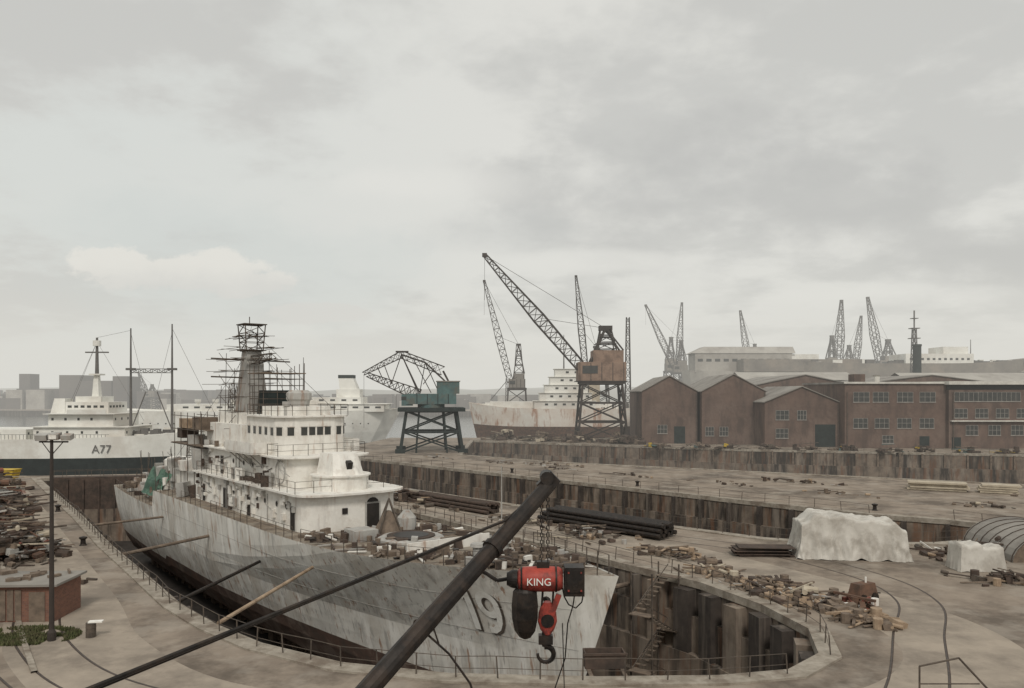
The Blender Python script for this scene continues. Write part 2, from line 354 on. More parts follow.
b.path([(19.7,y,0),(19.7,y,1.75),(21.6,y,2.15),(23.6,y,.0)],.05,6); b.tube((19.7,y,.9),(22.6,y,.9),.035,None,6)
o.done()

# ---------------------------------------------------------------- main warship
ST=Obj('frigate_ship',(6,45,0),math.atan2(.785,-.62))
def stem(z): 
    return .42*(4.5-z) if z>-5 else 3.99+ (-5-z)*.9
def deckz(s):
    a=3.0+1.6*(1-min(s/34,1))**1.6
    if s>72: a=1.0
    return a
def hb(s,z):
    zd=deckz(s); x=s-stem(z)
    if x<=0: return 0.
    v=max(0,min(1,(z+2)/(zd+2))); Le=50+(28-50)*v; p=1.5+(2.1-1.5)*v; B=6.2+.5*v
    f=1-(1-min(x/Le,1))**p
    if z<-2: B*=max(0,(z+9.6)/7.6)**.35
    if s>72: f*=1-.22*((s-72)/28)**2
    return B*f
LEN=100
qs=[0,.004,.012,.025,.04,.06,.085,.11,.14,.18,.22,.27,.33,.4,.5,.6,.68,.7199,.7201,.8,.88,.94,1.0]
vsn=[0,.1,.25,.35,.43,.50,.58,.66,.75,.84,.92,1.0]
def hpt(q,v,sgn):
    s0=LEN*q; zd=deckz(s0); z=-9.5+(zd+9.5)*v; s=stem(z)+(LEN-stem(z))*q
    if s0<=72.0: s=min(s,72) if s0>71.9 else s
    w=hb(s if s0>72 or s<=72 else 72,z); return (s,sgn*w,z)
for sgn in(1,-1):
    for i in range(len(qs)-1):
        for j in range(len(vsn)-1):
            P=[hpt(qs[i],vsn[j],sgn),hpt(qs[i+1],vsn[j],sgn),hpt(qs[i+1],vsn[j+1],sgn),hpt(qs[i],vsn[j+1],sgn)]
            mb=ST.p('hull_topsides',mHull) if vsn[j]>=.34 else ST.p('hull_bottom',mBoot)
            mb.add(P,[(0,1,2,3) if sgn<0 else (3,2,1,0)])
T=[hpt(1,v,1) for v in vsn]+[hpt(1,v,-1) for v in reversed(vsn)]
ST.p('hull_topsides',mHull).add(T,[tuple(range(len(T)))])
dk=ST.p('deck',mDeck)
ring=[]
for q in [q for q in qs if q<.72]:
    a=hpt(q,1,1); ring.append([(a[0],-max(0,a[1]-.05),a[2]-.06),(a[0],max(0,a[1]-.05),a[2]-.06)])
dk.loft(ring,cap=False,closed=False)
ring=[]
for q in [q for q in qs if q>.72]:
    a=hpt(q,1,1); ring.append([(a[0],-a[1]+.05,a[2]-.06),(a[0],a[1]-.05,a[2]-.06)])
dk.loft(ring,cap=False,closed=False)
ST.p('bulkhead',mWhite).bx(71.9,72.15,-6.2,6.2,1.0,2.97)
sm=ST.p('hull_seams',mGreyP)
for vv in(.66,.84):
    pr=None
    for k in range(36):
        s=3+k*1.9
        if s>71: break
        z=-9.5+(deckz(s)+9.5)*vv; w=hb(s,z)+.004
        if w<.15: continue
        if pr: sm.tube(pr,(s,w,z),.018,None,4)
        pr=(s,w,z)
rl=ST.p('deck_rails',mScaf); prev={1:None,-1:None}
for k in range(0,60):
    s=1.2+k*1.7
    if s>99: break
    for sgn in(1,-1):
        z=deckz(s); w=hb(s,z)-.12
        if w<0.05: continue
        p=(s,sgn*w,z+1.05)
        if random.random()<.85: rl.tube((s,sgn*w,z-.05),p,.035,None,4)
        if prev[sgn] and abs(prev[sgn][2]-p[2])<.5 and R()<.8:
            rl.tube(prev[sgn],p,.02,None,4); rl.tube((prev[sgn][0],prev[sgn][1],prev[sgn][2]-.5),(p[0],p[1],p[2]-.5),.015,None,4)
        prev[sgn]=p
Wt=ST.p('superstructure',mWhite); Gy=ST.p('grey_fittings',mGreyP); Dk=ST.p('openings',mDark); Gl=ST.p('bridge_windows',mGlass)
def cham(s0,s1,w,c):
    pts=[]
    for i in range(13):
        t=math.pi*i/12; pts.append((s0+c-c*math.sin(t), w*math.copysign(abs(math.cos(t))**.6,math.cos(t))))
    return pts+[(s1,-w),(s1,w)]
Wt.prism(cham(31.5,62,4.6,2.2),2.8,6.1)
Wt.prism(cham(30.8,61,5.3,2.4),6.1,6.28)
Wt.prism(cham(37,59,4.1,2.2),6.28,8.95)
Wt.prism(cham(36.4,59,4.7,2.2),8.95,9.1)
ch=[(41.3,3.6),(40.4,3.0),(40,1.9),(40,-1.9),(40.4,-3.0),(41.3,-3.6),(48.5,-3.6),(48.5,3.6)]
ch2=[(41.1,3.9),(40.1,3.2),(39.7,2.0),(39.7,-2.0),(40.1,-3.2),(41.1,-3.9),(48.8,-3.9),(48.8,3.9)]
Wt.prism(ch,9.1,12.6)
Wt.prism(ch2,12.6,12.75)
def wins(poly,z0,z1,segs,ww,gap,mb=Gl,fr=None):
    n=len(poly)
    for i in segs:
        a=Vector(poly[i]);b=Vector(poly[(i+1)%n]); d=b-a; L=d.length; d/=L; k=max(1,int((L-.1+gap)/(ww+gap)))
        off=(L-k*(ww+gap)+gap)/2; an=math.atan2(d.y,d.x)
        for j in range(k):
            c=a+d*(off+j*(ww+gap)+ww/2)
            mb.cb(c.x,c.y,(z0+z1)/2,ww,.08,z1-z0,an)
            if fr: fr.cb(c.x,c.y,z1+.05,ww+.1,.16,.06,an)
wins(ch,10.9,11.65,[0,1,2,3,4],.6,.2,fr=Gy)
wins(ch,10.9,11.6,[7],.6,.9,fr=Gy)
for sg in(1,-1):
    Wt.bx(42,49,3.6 if sg>0 else -5.6,5.6 if sg>0 else -3.6,9.103,9.25)
    Wt.bx(42,49,sg*5.6-.04,sg*5.6+.04,9.25,10.25); Wt.bx(41.95,42.03,min(sg*3.62,sg*5.6),max(sg*3.62,sg*5.6),9.25,10.25)
    for k in range(4): Gy.tube((43+k*1.8,sg*5.4,9.1),(43+k*1.8,sg*4.1,7.9),.06,None,4)
Wt.prism([(x+1 if x<45 else x-1.5,y*.72) for x,y in ch],12.75,13.6); Gy.rev(44,0,[(1.0,13.6),(1.1,14.1),(1.25,14.3),(1.25,14.9),(.9,15.2)],14)
Wt.bx(46.2,48.2,-3,-1.4,12.75,14.2); Gy.rev(41.8,2.2,[(.25,12.75),(.25,13.6),(.4,13.7),(.4,14.1)],10)
def rails(x0,x1,y0,y1,z,step=1.3):
    for (a,b) in(((x0,y0),(x1,y0)),((x1,y0),(x1,y1)),((x1,y1),(x0,y1)),((x0,y1),(x0,y0))):
        L=math.dist(a,b); k=max(1,int(L/step))
        for i in range(k+1):
            t=i/k; x=a[0]+(b[0]-a[0])*t; y=a[1]+(b[1]-a[1])*t
            rl.tube((x,y,z),(x,y,z+1.05),.03,None,4)
        for zz in(.5,1.05): rl.tube((*a,z+zz),(*b,z+zz),.022,None,4)
rails(40.5,48.3,-3.6,3.6,12.75); rails(33,60,-5.1,5.1,6.28,1.6); rails(38.5,41,-4.4,4.4,9.1)
Wt.rev(34.8,0,[(2.5,6.28),(2.5,7.4),(2.7,7.5),(2.7,7.62)],28)
Wt.prism([(33.2,1.5),(32.8,.8),(32.8,-.8),(33.2,-1.5),(36.2,-1.7),(36.2,1.7)],7.62,9.5,[(33.9,1.2),(33.7,.7),(33.7,-.7),(33.9,-1.2),(36,-1.4),(36,1.4)])
Dk.cb(33.15,0,8.5,.5,.5,.7,0,(0,-.4)); 
for i in range(16):
    a=2*math.pi*i/16; b=2*math.pi*(i+1)/16; Gy.tube((38.6+1.05*math.cos(a),4.14,7.7+1.05*math.sin(a)),(38.6+1.05*math.cos(b),4.14,7.7+1.05*math.sin(b)),.07,None,5)
def port(s,w,z,r=.22):
    Dk.tube((s,w-.02,z),(s,w+.05,z),r,None,10); Gy.tube((s,w-.02,z),(s,w+.03,z),r+.07,None,12)
def door(s,w,z,ww=.8,h=1.8): Gy.cb(s,w+.01,z+h/2,ww+.16,.06,h+.16); Dk.cb(s,w+.03,z+h/2,ww,.08,h)
for s in(36,38.2,41,43,47.5,49.5,54,57): port(s,4.6,4.9)
door(34.6,4.6,3.0,.9,2.0); door(45.2,4.6,3.0); door(52,4.6,3.0,1.1,2.0); door(59,4.6,3.)
for s in(43,45.5,48,51): port(s,4.1,7.9,.2)
door(54.5,4.1,6.35); 
Gy.cb(31.5,-1.5,4.1,.08,1.5,2.4); Dk.cb(31.47,-1.5,4.1,.08,1.2,2.1); Dk.tube((31.46,-1.5,5.1),(31.54,-1.5,5.1),.6,None,14)
Dk.cb(31.49,1.2,4.7,.08,.5,.5)
rf=ST.p('rust_fittings',mRustD)
for k in range(70):
    s=U(32.5,61); z=random.choice([U(3,5.6),U(6.4,8.6)]); w=4.6 if z<6 else 4.1
    if z>6 and s<41: continue
    if z<6 and s<34: continue
    m=random.choice([Wt,Gy,Wt,Wt,rf] if s<50 else [Wt,Gy,rf]); h=U(.2,.9); m.cb(s,w+U(.1,.2),z+h/2,U(.15,.8),U(.15,.4),h)
for k in range(30):
    s=U(35,61); z0=random.choice([3,6.3]); w=(4.6 if z0<5 else 4.1)+.07; L=U(.8,4)
    if R()<.5: (Gy if R()<.7 else rf).tube((s,w,z0),(s,w,z0+2.6),.04,None,5)
    elif s+L<61: (Gy if R()<.7 else rf).tube((s,w,z0+U(.5,2.3)),(s+L,w,z0+U(.5,2.3)),.035,None,5)
for k in range(60):
    s=U(39,60); y=U(-4.4,4.4); z=9.1 if s>49.5 else 6.28
    if z<9: y=U(4.2,5)*random.choice([-1,1])
    m=random.choice([Wt,Gy,rf,ST.p('wood_boxes',mWoodD)]); h=U(.3,1.3); m.cb(s,y,z+h/2,U(.2,1.1),U(.2,.7),h,U(0,1))
def sq(cx,cy,a,b): return [(cx-a,cy-b),(cx+a,cy-b),(cx+a,cy+b),(cx-a,cy+b)]
Wt.prism(sq(55.5,0,5.2,3.4),9.1,11.6); Wt.prism(sq(57,0,3.8,2.5),11.6,12.8)
Gy.prism(sq(57,0,1.55,1.4),12.8,19.6,sq(57,0,.85,.8)); 
ms=ST.p('mast_lattice',mScaf)
ms.truss((57,0,19.6),(57,0,22.6),1.9,2.3,3,.07)
for z,w in((19.7,1.9),(22.6,2.0)): ms.cb(57,0,z,w*1.3,w*1.3,.1)
ms.tube((56.3,.5,22.6),(56.3,.5,23.4),.05)
for z in(16.5,18.5): ms.tube((57,-4.5,z),(57,4.5,z+.2),.08)
ms.truss((56,0,18.6),(50.5,0,18.9),.9,.5,4,.05)
sc=ST.p('scaffold_poles',mScaf); pl=ST.p('scaffold_planks',mWoodD)
for s in(54.2,56,58,60.2):
    for t in(-2.7,-.9,.9,2.7):
        sc.tube((s+U(-.1,.1),t,9),(s+U(-.3,.3),t*.9+U(-.15,.15),U(15.5,20.5)),.035,None,4)
for i,z in enumerate([11,12.8,14.4,15.9,17.3,18.6,19.9,21.2]):
    g=U(.55,1.05)*(1 if i<6 else .7)
    for t in(-2.8,-1,1,2.8):
        if R()<.7: sc.tube((54.2-U(.3,3.2)*g,t*g,z),(60.2+U(.3,4.2)*g,t*g,z+U(-.1,.15)),.035,None,4)
    for s in(54.4,56,58,60):
        if R()<.7: sc.tube((s,-2.8*g-U(.2,1.5),z+.05),(s,2.8*g+U(.2,2.8)*g,z+.05+U(-.1,.1)),.035,None,4)
    for k in range(2):
        a=U(-1,1); pl.cb(57+a,random.choice([-1,1])*U(1.6,3.0)*g,z+.12,U(3,7)*g,.4,.05,U(-.06,.06))
    if i%2: pl.cb(57+random.choice([-1,1])*U(1.8,3)*g,0,z+.15,.4,U(3,6.5)*g,.05,U(-.06,.06))
for k in range(6):
    z=U(11,17); sc.tube((54.2,2.8,z),(60.2,2.6,z+U(-3,3)),.03,None,4)
nf=ST.p('funnel_netting',mTealD)
nf.prism(sq(51.2,-.6,1.5,1.6),12.6,15.2,sq(51.2,-.6,1.3,1.5))
for z in(12.9,13.6,14.3,15,15.7,16.4):
    sc.path([(49.3,1.6,z),(53.2,1.6,z),(53.2,-2.9,z),(49.3,-2.9,z),(49.3,1.6,z)],.05,4)
for s in(49.3,50.6,51.9,53.2):
    sc.tube((s,1.6,9),(s,1.6,17.2+U(0,1)),.04,None,4); sc.tube((s,-2.9,9),(s,-2.9,17.2+U(0,1)),.04,None,4)
for t in(-1.4,.1): sc.tube((49.3,t,9),(49.3,t,17.6),.04,None,4)
pl.cb(51.2,-.6,17.0,4.2,4.8,.1)
Wt.bx(62.003,71.5,-4.2,4.2,2.8,5.6); Gy.bx(63,71,-4.6,4.6,5.6,5.75); Wt.bx(63.5,69,-3,3,5.75,8.4); Gy.bx(63,69.5,-3.4,3.4,8.4,8.55)
Wt.rev(66.5,3.9,[(1.2,5.75),(1.4,6.9)],14); Gy.rev(62,3.6,[(1.3,6.28),(1.5,8.6)],14); Gy.rev(64.8,3.7,[(.9,8.55),(1.0,10)],12)
Wt.bx(60.5,62.5,1.2,3.2,9.0,10.8)
for k in range(5):
    s=60+k*2.6
    sc.tube((s,4.6,3),(s,4.6,12.6),.05,None,4); sc.tube((s,1.5,6),(s,1.5,12.6),.05,None,4)
for z in(8.8,10.6,12.2):
    sc.tube((59,4.6,z),(72,4.6,z),.05,None,4); sc.tube((59,1.5,z),(72,1.5,z),.05,None,4); 
pl.cb(65.5,3.2,8.9,12,3,.08); pl.cb(64,3,10.7,9,2.6,.08)
wb=ST.p('wood_boxes',mWoodD)
wb.cb(62.5,3.3,11.4,2.4,2.4,1.4); ST.p('tan_boxes',mWood).cb(67.5,3.3,11.3,2.8,2.4,1.1); rf.cb(70.5,3,10,2,2,1.2)
sc.truss((66,-1,8.5),(66,-1,16),1.2,.7,6,.05)
for a,b in(((66,-1,16),(57,0,22.4)),((57,0,22),(41,2,13.6)),((57,0,22),(41,-2,13.6)),((57,1,18.6),(80,2,6)),((44,0,15.1),(57,0,20))): ST.p('wires',mBlack).tube(a,b,.02,None,4)
Wt.bx(74,88,-3.6,3.6,.9,3.6); Gy.bx(73.6,88.4,-4,4,3.6,3.75); Wt.bx(76,82,-2.4,2.4,3.75,6.2); Wt.rev(85,0,[(1.9,3.75),(1.9,5.6),(1.2,6.0)],16)
Gy.tube((86,0,5.2),(90.5,0,6.2),.14)
def drape(mb,cx,cy,cz,sx,sy,sz,seed):
    n=10; vs=[]
    for j in range(n+1):
        for i in range(n+1):
            u=i/n;v=j/n; w=noise.noise(Vector((u*3+seed,v*3,seed))); vs.append((cx+(u-.5)*sx,cy+(v-.2)*sy+w*.5,cz+sz*(1-v)+.5*w))
    mb.add(vs,[(j*(n+1)+i,j*(n+1)+i+1,(j+1)*(n+1)+i+1,(j+1)*(n+1)+i) for j in range(n) for i in range(n)])
drape(ST.p('green_netting',mGreenJ),80,4.2,1.6,6,1.6,3.4,1); drape(ST.p('green_netting',mGreenJ),73,4.8,3.0,3,1.2,1.8,4)
sc.truss((79,0,6.2),(79,0,11.5),1.2,.6,5,.05)
for k in range(160):
    s=U(62,98); y=U(-5,5.4); z=deckz(s)
    if s<72 and abs(y)<4.3: z=5.75 if s>69 else 8.55 if abs(y)<3.3 and R()<.6 else 5.75
    elif s<88 and abs(y)<3.7: z=3.75
    m=random.choice([Wt,Gy,rf,wb,Gy]); h=U(.3,1.6); m.cb(s,y,z+h/2,U(.2,1.6),U(.2,1.2),h,U(0,3),(U(-.2,.2),U(-.2,.2)))
for k in range(50):
    s=U(60,97); y=U(-5,5.6); z=deckz(s); rl.tube((s,y,z),(s+U(-1,1),y+U(-.5,.5),z+U(2,6)),.04,None,4)
for t in(-1.1,1.1): Gy.rev(12,t,[(.5,3.6),(.35,3.9),(.35,4.5),(.55,4.6),(.5,4.8)],12)
Wt.bx(17,17.12,-3.6,3.6,3.3,4.3); 
Gy.rev(22.5,0,[(2.6,3.1),(2.6,3.6),(2.4,3.7)],24); rf.rev(22.5,0,[(1.9,3.7),(1.9,3.8)],20)
Dk.rev(22.5,0,[(1.4,3.801),(1.4,3.82)],20)
Gy.bx(25.2,27.2,1.4,3.4,2.95,4.0); Gy.rev(27.5,-2.6,[(.8,2.9),(.8,4.3),(.3,4.9)],12)
for k in range(4):
    a=math.pi/2*k+.4; sc.tube((26.5+1.5*math.cos(a),-.3+1.5*math.sin(a),3),(26.5,-.3,6.2),.08,None,5)
ST.p('canvas',mWoodD).prism([(25.4,-1.2),(27.6,-1.2),(27.6,.8),(25.4,.8)],3.0,5.2,[(26.3,-.4),(26.7,-.4),(26.7,0),(26.3,0)])
for k in range(360):
    s=U(4,31); w=hb(s,deckz(s))-.6
    if w<.4: continue
    y=U(-w,w); z=deckz(s)-.05; kk=R(); m=random.choice([Wt,Gy,rf,rf,wb,wb,ST.p('planks',mWoodD),ST.p('black_gear',mBlack)])
    if kk<.5: h=U(.1,.7); m.cb(s,y,z+h/2,U(.2,1.0),U(.15,.6),h,U(0,3),(U(-.15,.15),U(-.15,.15)))
    elif kk<.85: m.cb(s,y,z+U(.08,.35),U(1,3.2),U(.08,.25),.08,U(0,3.1),(0,U(-.08,.08)))
    else: m.rev(s,y,[(.22,z),(.22,z+U(.3,.7))],10)
bf=ST.p('black_gear',mBlack)
for s_,z_ in((4.6,2.6),(2.4,3.6)): bf.tube((s_,hb(s_,z_)-.2,z_),(s_,hb(s_,z_)+.08,z_-.1),.25,None,10)
def hullquad(dg,pts2,thick,S0,Z0,lift):
    vs=[];n=len(pts2)
    for i,(u,v) in enumerate(pts2):
        a=pts2[max(0,i-1)];b=pts2[min(n-1,i+1)]; dx=b[0]-a[0];dy=b[1]-a[1];L=math.hypot(dx,dy); nx=-dy/L;ny=dx/L
        for k in(-1,-.33,.33,1):
            uu=u+nx*thick/2*k; vv=v+ny*thick/2*k; s=S0-uu; z=Z0+vv; vs.append((s,hb(s,z)+lift,z))
    fs=[]
    for i in range(n-1):
        for k in range(3): fs.append((i*4+k,i*4+k+1,i*4+4+k+1,i*4+4+k))
    dg.add(vs,fs)
for dg,S0,Z0,lf_ in((ST.p('pennant_shadow',mScaf),11.1,-.64,.045),(ST.p('pennant_number',mWhiteT),11.3,-.55,.055)):
    hullquad(dg,[(.55,2.9*i/10) for i in range(11)],.5,S0,Z0,lf_)
    hullquad(dg,[(0.0+.5*i/4,2.15+.55*i/4) for i in range(5)],.34,S0,Z0,lf_)
    hullquad(dg,[(2.1+.66*math.cos(t),2.0+.70*math.sin(t)) for t in [2*math.pi*i/24 for i in range(25)]],.44,S0,Z0,lf_)
    hullquad(dg,[(2.76,1.95),(2.75,1.4),(2.65,.92),(2.4,.48),(2.05,.24),(1.65,.22)],.44,S0,Z0,lf_)
ST.done()
o=Obj('keel_block'); mb=o.p('b',mWoodD)
for k in range(30):
    s=6+k*3.1; x=6-.62*s; y=45+.785*s; mb.cb(x,y,-10.2,1.2,1.6,1.4,math.atan2(.785,-.62))
o.done()
def shore(a,b,r,m):
    o=Obj('timber_shore'); q=o.p('pole',m); q.tube(a,b,r,r*.9,8); o.done()
shore((-18.8,51.0,.2),(-15.6,62.3,1.3),.14,mWood)
shore((-25.0,58.4,-.6),(-22.5,71.0,-.1),.15,mBlack)
shore((-37.5,75.5,-.5),(-31,81.5,.3),.17,mWoodD)
shore((-49.5,92,-.5),(-41,95,.2),.15,mWoodD)
shore((1.5,80,-1.2),(-8,76,-1),.2,mWoodD); shore((10,68.5,-1.5),(2,60.5,-1),.2,mWoodD)

o=Obj('access_stair',(11.2,62.2,0),.9); sp=o.p('frame',mScaf); tr=o.p('treads',mWoodD)
for x in(-2.2,2.2):
    for y in(-.9,.9): sp.tube((x,y,-11),(x,y,1.3),.07,None,5)
z=-10.5; dirn=1
while z<-.5:
    for k in range(9): tr.cb(-2*dirn+k*.5*dirn,.45*dirn,z+k*.24,.32,.8,.05)
    sp.tube((-2*dirn,.9*dirn,z),(2.2*dirn,.9*dirn,z+2.1),.06,None,4); sp.tube((-2*dirn,.05,z+1),(2.2*dirn,.05,z+3.1),.04,None,4)
    tr.cb(2.2*dirn,0,z+2.15,.9,1.8,.06); z+=2.15; dirn*=-1
o.done()
o=Obj('dock_skip',(5.0,43.3,0),0.05); q=o.p('body',mRustD)
q.bx(-1.1,1.1,-.5,.5,.12,.2); q.bx(-1.1,1.1,-.5,-.43,.2,.95); q.bx(-1.1,1.1,.43,.5,.2,.95); q.bx(-1.1,-1.03,-.43,.43,.2,.95); q.bx(1.03,1.1,-.43,.43,.2,.95)
q.bx(-1.2,1.2,-.58,-.503,.85,.97)
q2=o.p('bearers',mWoodD)
for x in(-.9,.9): q2.bx(x-.1,x+.1,-2.4,.8,.0,.118)
o.done()

# ---------------------------------------------------------------- generic ships
def ship_hull(mb,L,B,zk,zd,sheer=1.5,bow=.22,stern=.12,rake=4,boot=None,zb=0,counter=3):
    qs=[i/28 for i in range(29)]; vs=[0,.2,.4,.6,.8,1]
    if boot: vb=(zb-zk)/(zd-zk); vs=[0,vb*.5,vb,vb+(1-vb)*.33,vb+(1-vb)*.66,1]
    def pt(q,v,sg):
        top=zd+sheer*max(0,(q-.6)/.4)**2+sheer*.5*max(0,(.25-q)/.25)**2
        z=zk+(zd-zk)*v+(top-zd)*max(0,v-.3)/.7; x0=counter*(1-v); x1=L-rake*(1-v); x=x0+(x1-x0)*q
        f=1.
        if q>1-bow: f=1-((q-1+bow)/bow)**(1.6+.8*v)
        if q<stern: f=min(f,(max(0,q)/stern)**.5*(.6+.4*v)+(0.4-.4*v)*(q/stern))
        return (x,sg*B/2*f*(.85+.15*min(1,v*2)),z)
    for sg in(1,-1):
        for i in range(28):
            for j in range(5):
                P=[pt(qs[i],vs[j],sg),pt(qs[i+1],vs[j],sg),pt(qs[i+1],vs[j+1],sg),pt(qs[i],vs[j+1],sg)]
                m=boot if boot and j<2 else mb
                m.add(P,[(0,1,2,3) if sg<0 else(3,2,1,0)])
    for i in range(28):
        a,b=pt(qs[i],1,1),pt(qs[i+1],1,1); mb.add([(a[0],-a[1],a[2]-.3),(b[0],-b[1],b[2]-.3),(b[0],b[1],b[2]-.3),(a[0],a[1],a[2]-.3)],[(0,1,2,3)])
def deckhouse(W,G,x0,x1,b,z0,z1,step=1.6,ws=.7):
    W.bx(x0,x1,-b/2,b/2,z0,z1)
    k=int((x1-x0-1)/step)
    for i in range(k): G.cb(x0+1+i*step,-b/2,z1-(z1-z0)*.4,ws,.12,(z1-z0)*.2); 
    k=int((b-1)/step)
    for i in range(k):
        G.cb(x0,-b/2+1+i*step,z1-(z1-z0)*.4,.12,ws,(z1-z0)*.2); G.cb(x1,-b/2+1+i*step,z1-(z1-z0)*.4,.12,ws,(z1-z0)*.2)
o=Obj('tanker_ship',(-196,190,0)); H=o.p('hull',mFarW); Bt=o.p('hull_boot',mTealD); W=o.p('superstructure',mFarW); G=o.p('windows',mGlass); S=o.p('rigging',mSteelF)
ship_hull(H,134,17,-5,4.2,3.0,.2,.1,4,Bt,-.2)
deckhouse(W,G,86,107,14,4,6.9,3.4,.5); W.bx(85.5,108,-7.6,7.6,6.9,7.05)
deckhouse(W,G,89,104,12.5,7.05,9.9,3.0,.5); W.bx(88.5,104.8,-7.6,7.6,9.9,10.05); W.bx(94,103,-7.6,-7.5,10.05,11)
deckhouse(W,G,92,102,9,10.05,12.7,1.5,.9); W.bx(93.5,99.5,-3,3,12.7,14)
W.prism([(87,-2),(90.5,-2),(90.5,2),(87,2)],9.9,13.5,[(87.8,-1.7),(90.3,-1.7),(90.3,1.7),(87.8,1.7)])
deckhouse(W,G,70,84,13,4,6.4,3.4,.5); deckhouse(W,G,40,66,13,4,6.2,3.4,.5)
for i in range(3): deckhouse(W,G,12+i*2,36-i*3,13-i,4+i*2.7,6.6+i*2.7)
W.rev(24,0,[(2.4,12),(2.1,18)],16)
W.prism(sq(97,0,.8,.8),14,19,sq(97,0,.5,.5)); S.tube((97,0,19),(97,0,28),.45,.25,8); W.cb(97,0,19.2,2.6,2.6,.35); S.cb(97,0,24.5,5.4,.6,.3); W.rev(97,0,[(.9,26),(.9,27.3)],12)
for k in range(3): S.tube((97,0,27),(97+random.choice([-9,9]),U(-5,5),8),.035,None,4)
for x in(106.5,116.2):
    S.tube((x,-3,4),(x,-3,31-(x==106.5)*1),.36,.15,8)
    S.cb(x,-3,20.4,2,1,.5)
S.truss((106.5,-3,20),(116.2,-3,20),.9,.9,6,.1)
for x,dx in((106.5,3.5),(116.2,-3.5)): S.tube((x,-3,6),(x+dx,-3,15),.14); S.tube((x,-3,29),(x+dx,-3,15),.035,None,4)
S.path([(106.5,-3,29.5),(97,0,28)],.035,4); S.path([(116.2,-3,30),(126,0,8)],.04,4)
for k in range(60): (W if R()<.6 else S).cb(U(100,130),U(-6,6),U(4.6,6.2),U(.4,2.4),U(.4,2),U(.4,1.6))
for k in range(40): S.tube((70+k*.85,-8.2,4.2),(70+k*.85,-8.2,5.3),.05,None,4)
S.tube((70,-8.2,5.3),(104,-8.2,5.3),.05,None,4)
o.extra.append(text('A77',2.7,(100.3,-8.75,1.1),(math.pi/2,0,0),mSteelF,'pennant_text'))
o.done()
o=Obj('passenger_ship',(-38,275,0),math.pi); H=o.p('hull',mFarW); Bt=o.p('boot',mFarG); W=o.p('superstructure',mFarW); G=o.p('windows',mGlass); S=o.p('rig',mSteelF)
ship_hull(H,120,18,-5,8.6,2,.2,.14,5,Bt,-2.2,8)
W.bx(5,78,-7.5,7.5,8.4,10.9); W.bx(13,46,-6,6,10.9,13.2); W.bx(4,60,-7.9,7.9,10.9,11.05)
for k in range(18): G.cb(7+k*3.8,7.5,9.9,1.9,.12,.6)
for k in range(8): G.cb(15+k*3.8,6,12.3,1.6,.12,.6)
W.bx(14,22,-3,3,13.2,16); W.prism([(15,-2.4),(21,-2.4),(21,2.4),(15,2.4)],16,19.8,[(16.5,-2),(21.5,-2),(21.5,2),(16.5,2)]); o.p('funnel_top',mTealD).prism([(16.4,-2.1),(21.6,-2.1),(21.6,2.1),(16.4,2.1)],19.8,20.9)
for k in range(34): G.cb(10+k*2.6,9.0,4.5,.4,.2,.4)
S.tube((34,0,13),(34,0,27),.3,.1); S.tube((2,0,9),(2,0,14),.1)
for k in range(4): W.rev(50+k*6,6.3,[(.5,10.9),(1.1,11.8),(1.1,12.6)],8)
o.done()
o=Obj('cargo_ship',(50,292,0),math.pi); H=o.p('hull',M('cargo_hull',(.74,.71,.65),(.60,.50,.42),.12,.85,streak=[((.34,.16,.09),.8,.35,.1,.5,.62)])); Bt=o.p('boot',mRust); W=o.p('superstructure',mFarW); G=o.p('windows',mGlass); S=o.p('rig',mSteelF)
ship_hull(H,66,14,-5,9.0,2.4,.22,.12,4,Bt,2.6)
for i in range(5):
    x0=20+i*1.3;x1=42-i*1.9;b=12-i; W.bx(x0,x1,-b/2,b/2,9+i*2.9,11.7+i*2.9); W.bx(x0-.4,x1+.4,-b/2-.4,b/2+.4,11.7+i*2.9,11.9+i*2.9)
    for k in range(int((x1-x0)/3.2)): G.cb(x0+1.6+k*3.2,b/2,10.6+i*2.9,1.1,.12,.7)
o.p('funnel',mCream).prism([(18,-2),(22,-2),(22,2),(18,2)],9,19)
W.bx(42,58,-4,4,9.2,11.6); S.tube((31,0,22),(31,0,36),.3,.1); S.truss((52,0,9),(52,0,20),1,.5,8,.12); S.tube((52,0,19),(58,0,12),.12)
for k in range(40): (W if R()<.5 else S).cb(U(4,62),U(-5,5),10,U(.6,3),U(.6,2),U(.6,3))
o.done()

# ---------------------------------------------------------------- cranes
def portal(mb,w,d,h,r,n=3,ww=0):
    c=[(-w/2,-d/2),(w/2,-d/2),(w/2,d/2),(-w/2,d/2)]
    for x,y in c: mb.tube((x,y,0),(x*.8,y*.8,h),r,None,4)
    for i in range(n+1):
        f=1-.2*i/n; z=h*i/n
        P=[(x*f,y*f,z) for x,y in c]
        if i>0: mb.path(P+[P[0]],r*.7,4)
        if i<n:
            f2=1-.2*(i+1)/n; Q=[(x*f2,y*f2,h*(i+1)/n) for x,y in c]
            for k in range(4):
                k2=(k+1)%4; mb.tube(P[k],Q[k2],r*.5,None,4); mb.tube(P[k2],Q[k],r*.5,None,4)
o=Obj('dockside_crane',(-20.5,202,0),.12); L=o.p('portal',mTealD); Hh=o.p('machine_house',mTeal); J=o.p('jib',mSteelD); G=o.p('windows',mGlass)
portal(L,15.5,12,10.2,.5,2); L.bx(-8.3,8.3,-6.4,6.4,10.2,11.1)
for x in(-7.7,7.7):
    for y in(-6,6): L.bx(x-1.2,x+1.2,y-.5,y+.5,0,1)
for x in(-3.8,3.8):
    for y in(-5.6,5.6): L.tube((x,y,0),(x*.8,y*.85,10.3),.3,None,4)
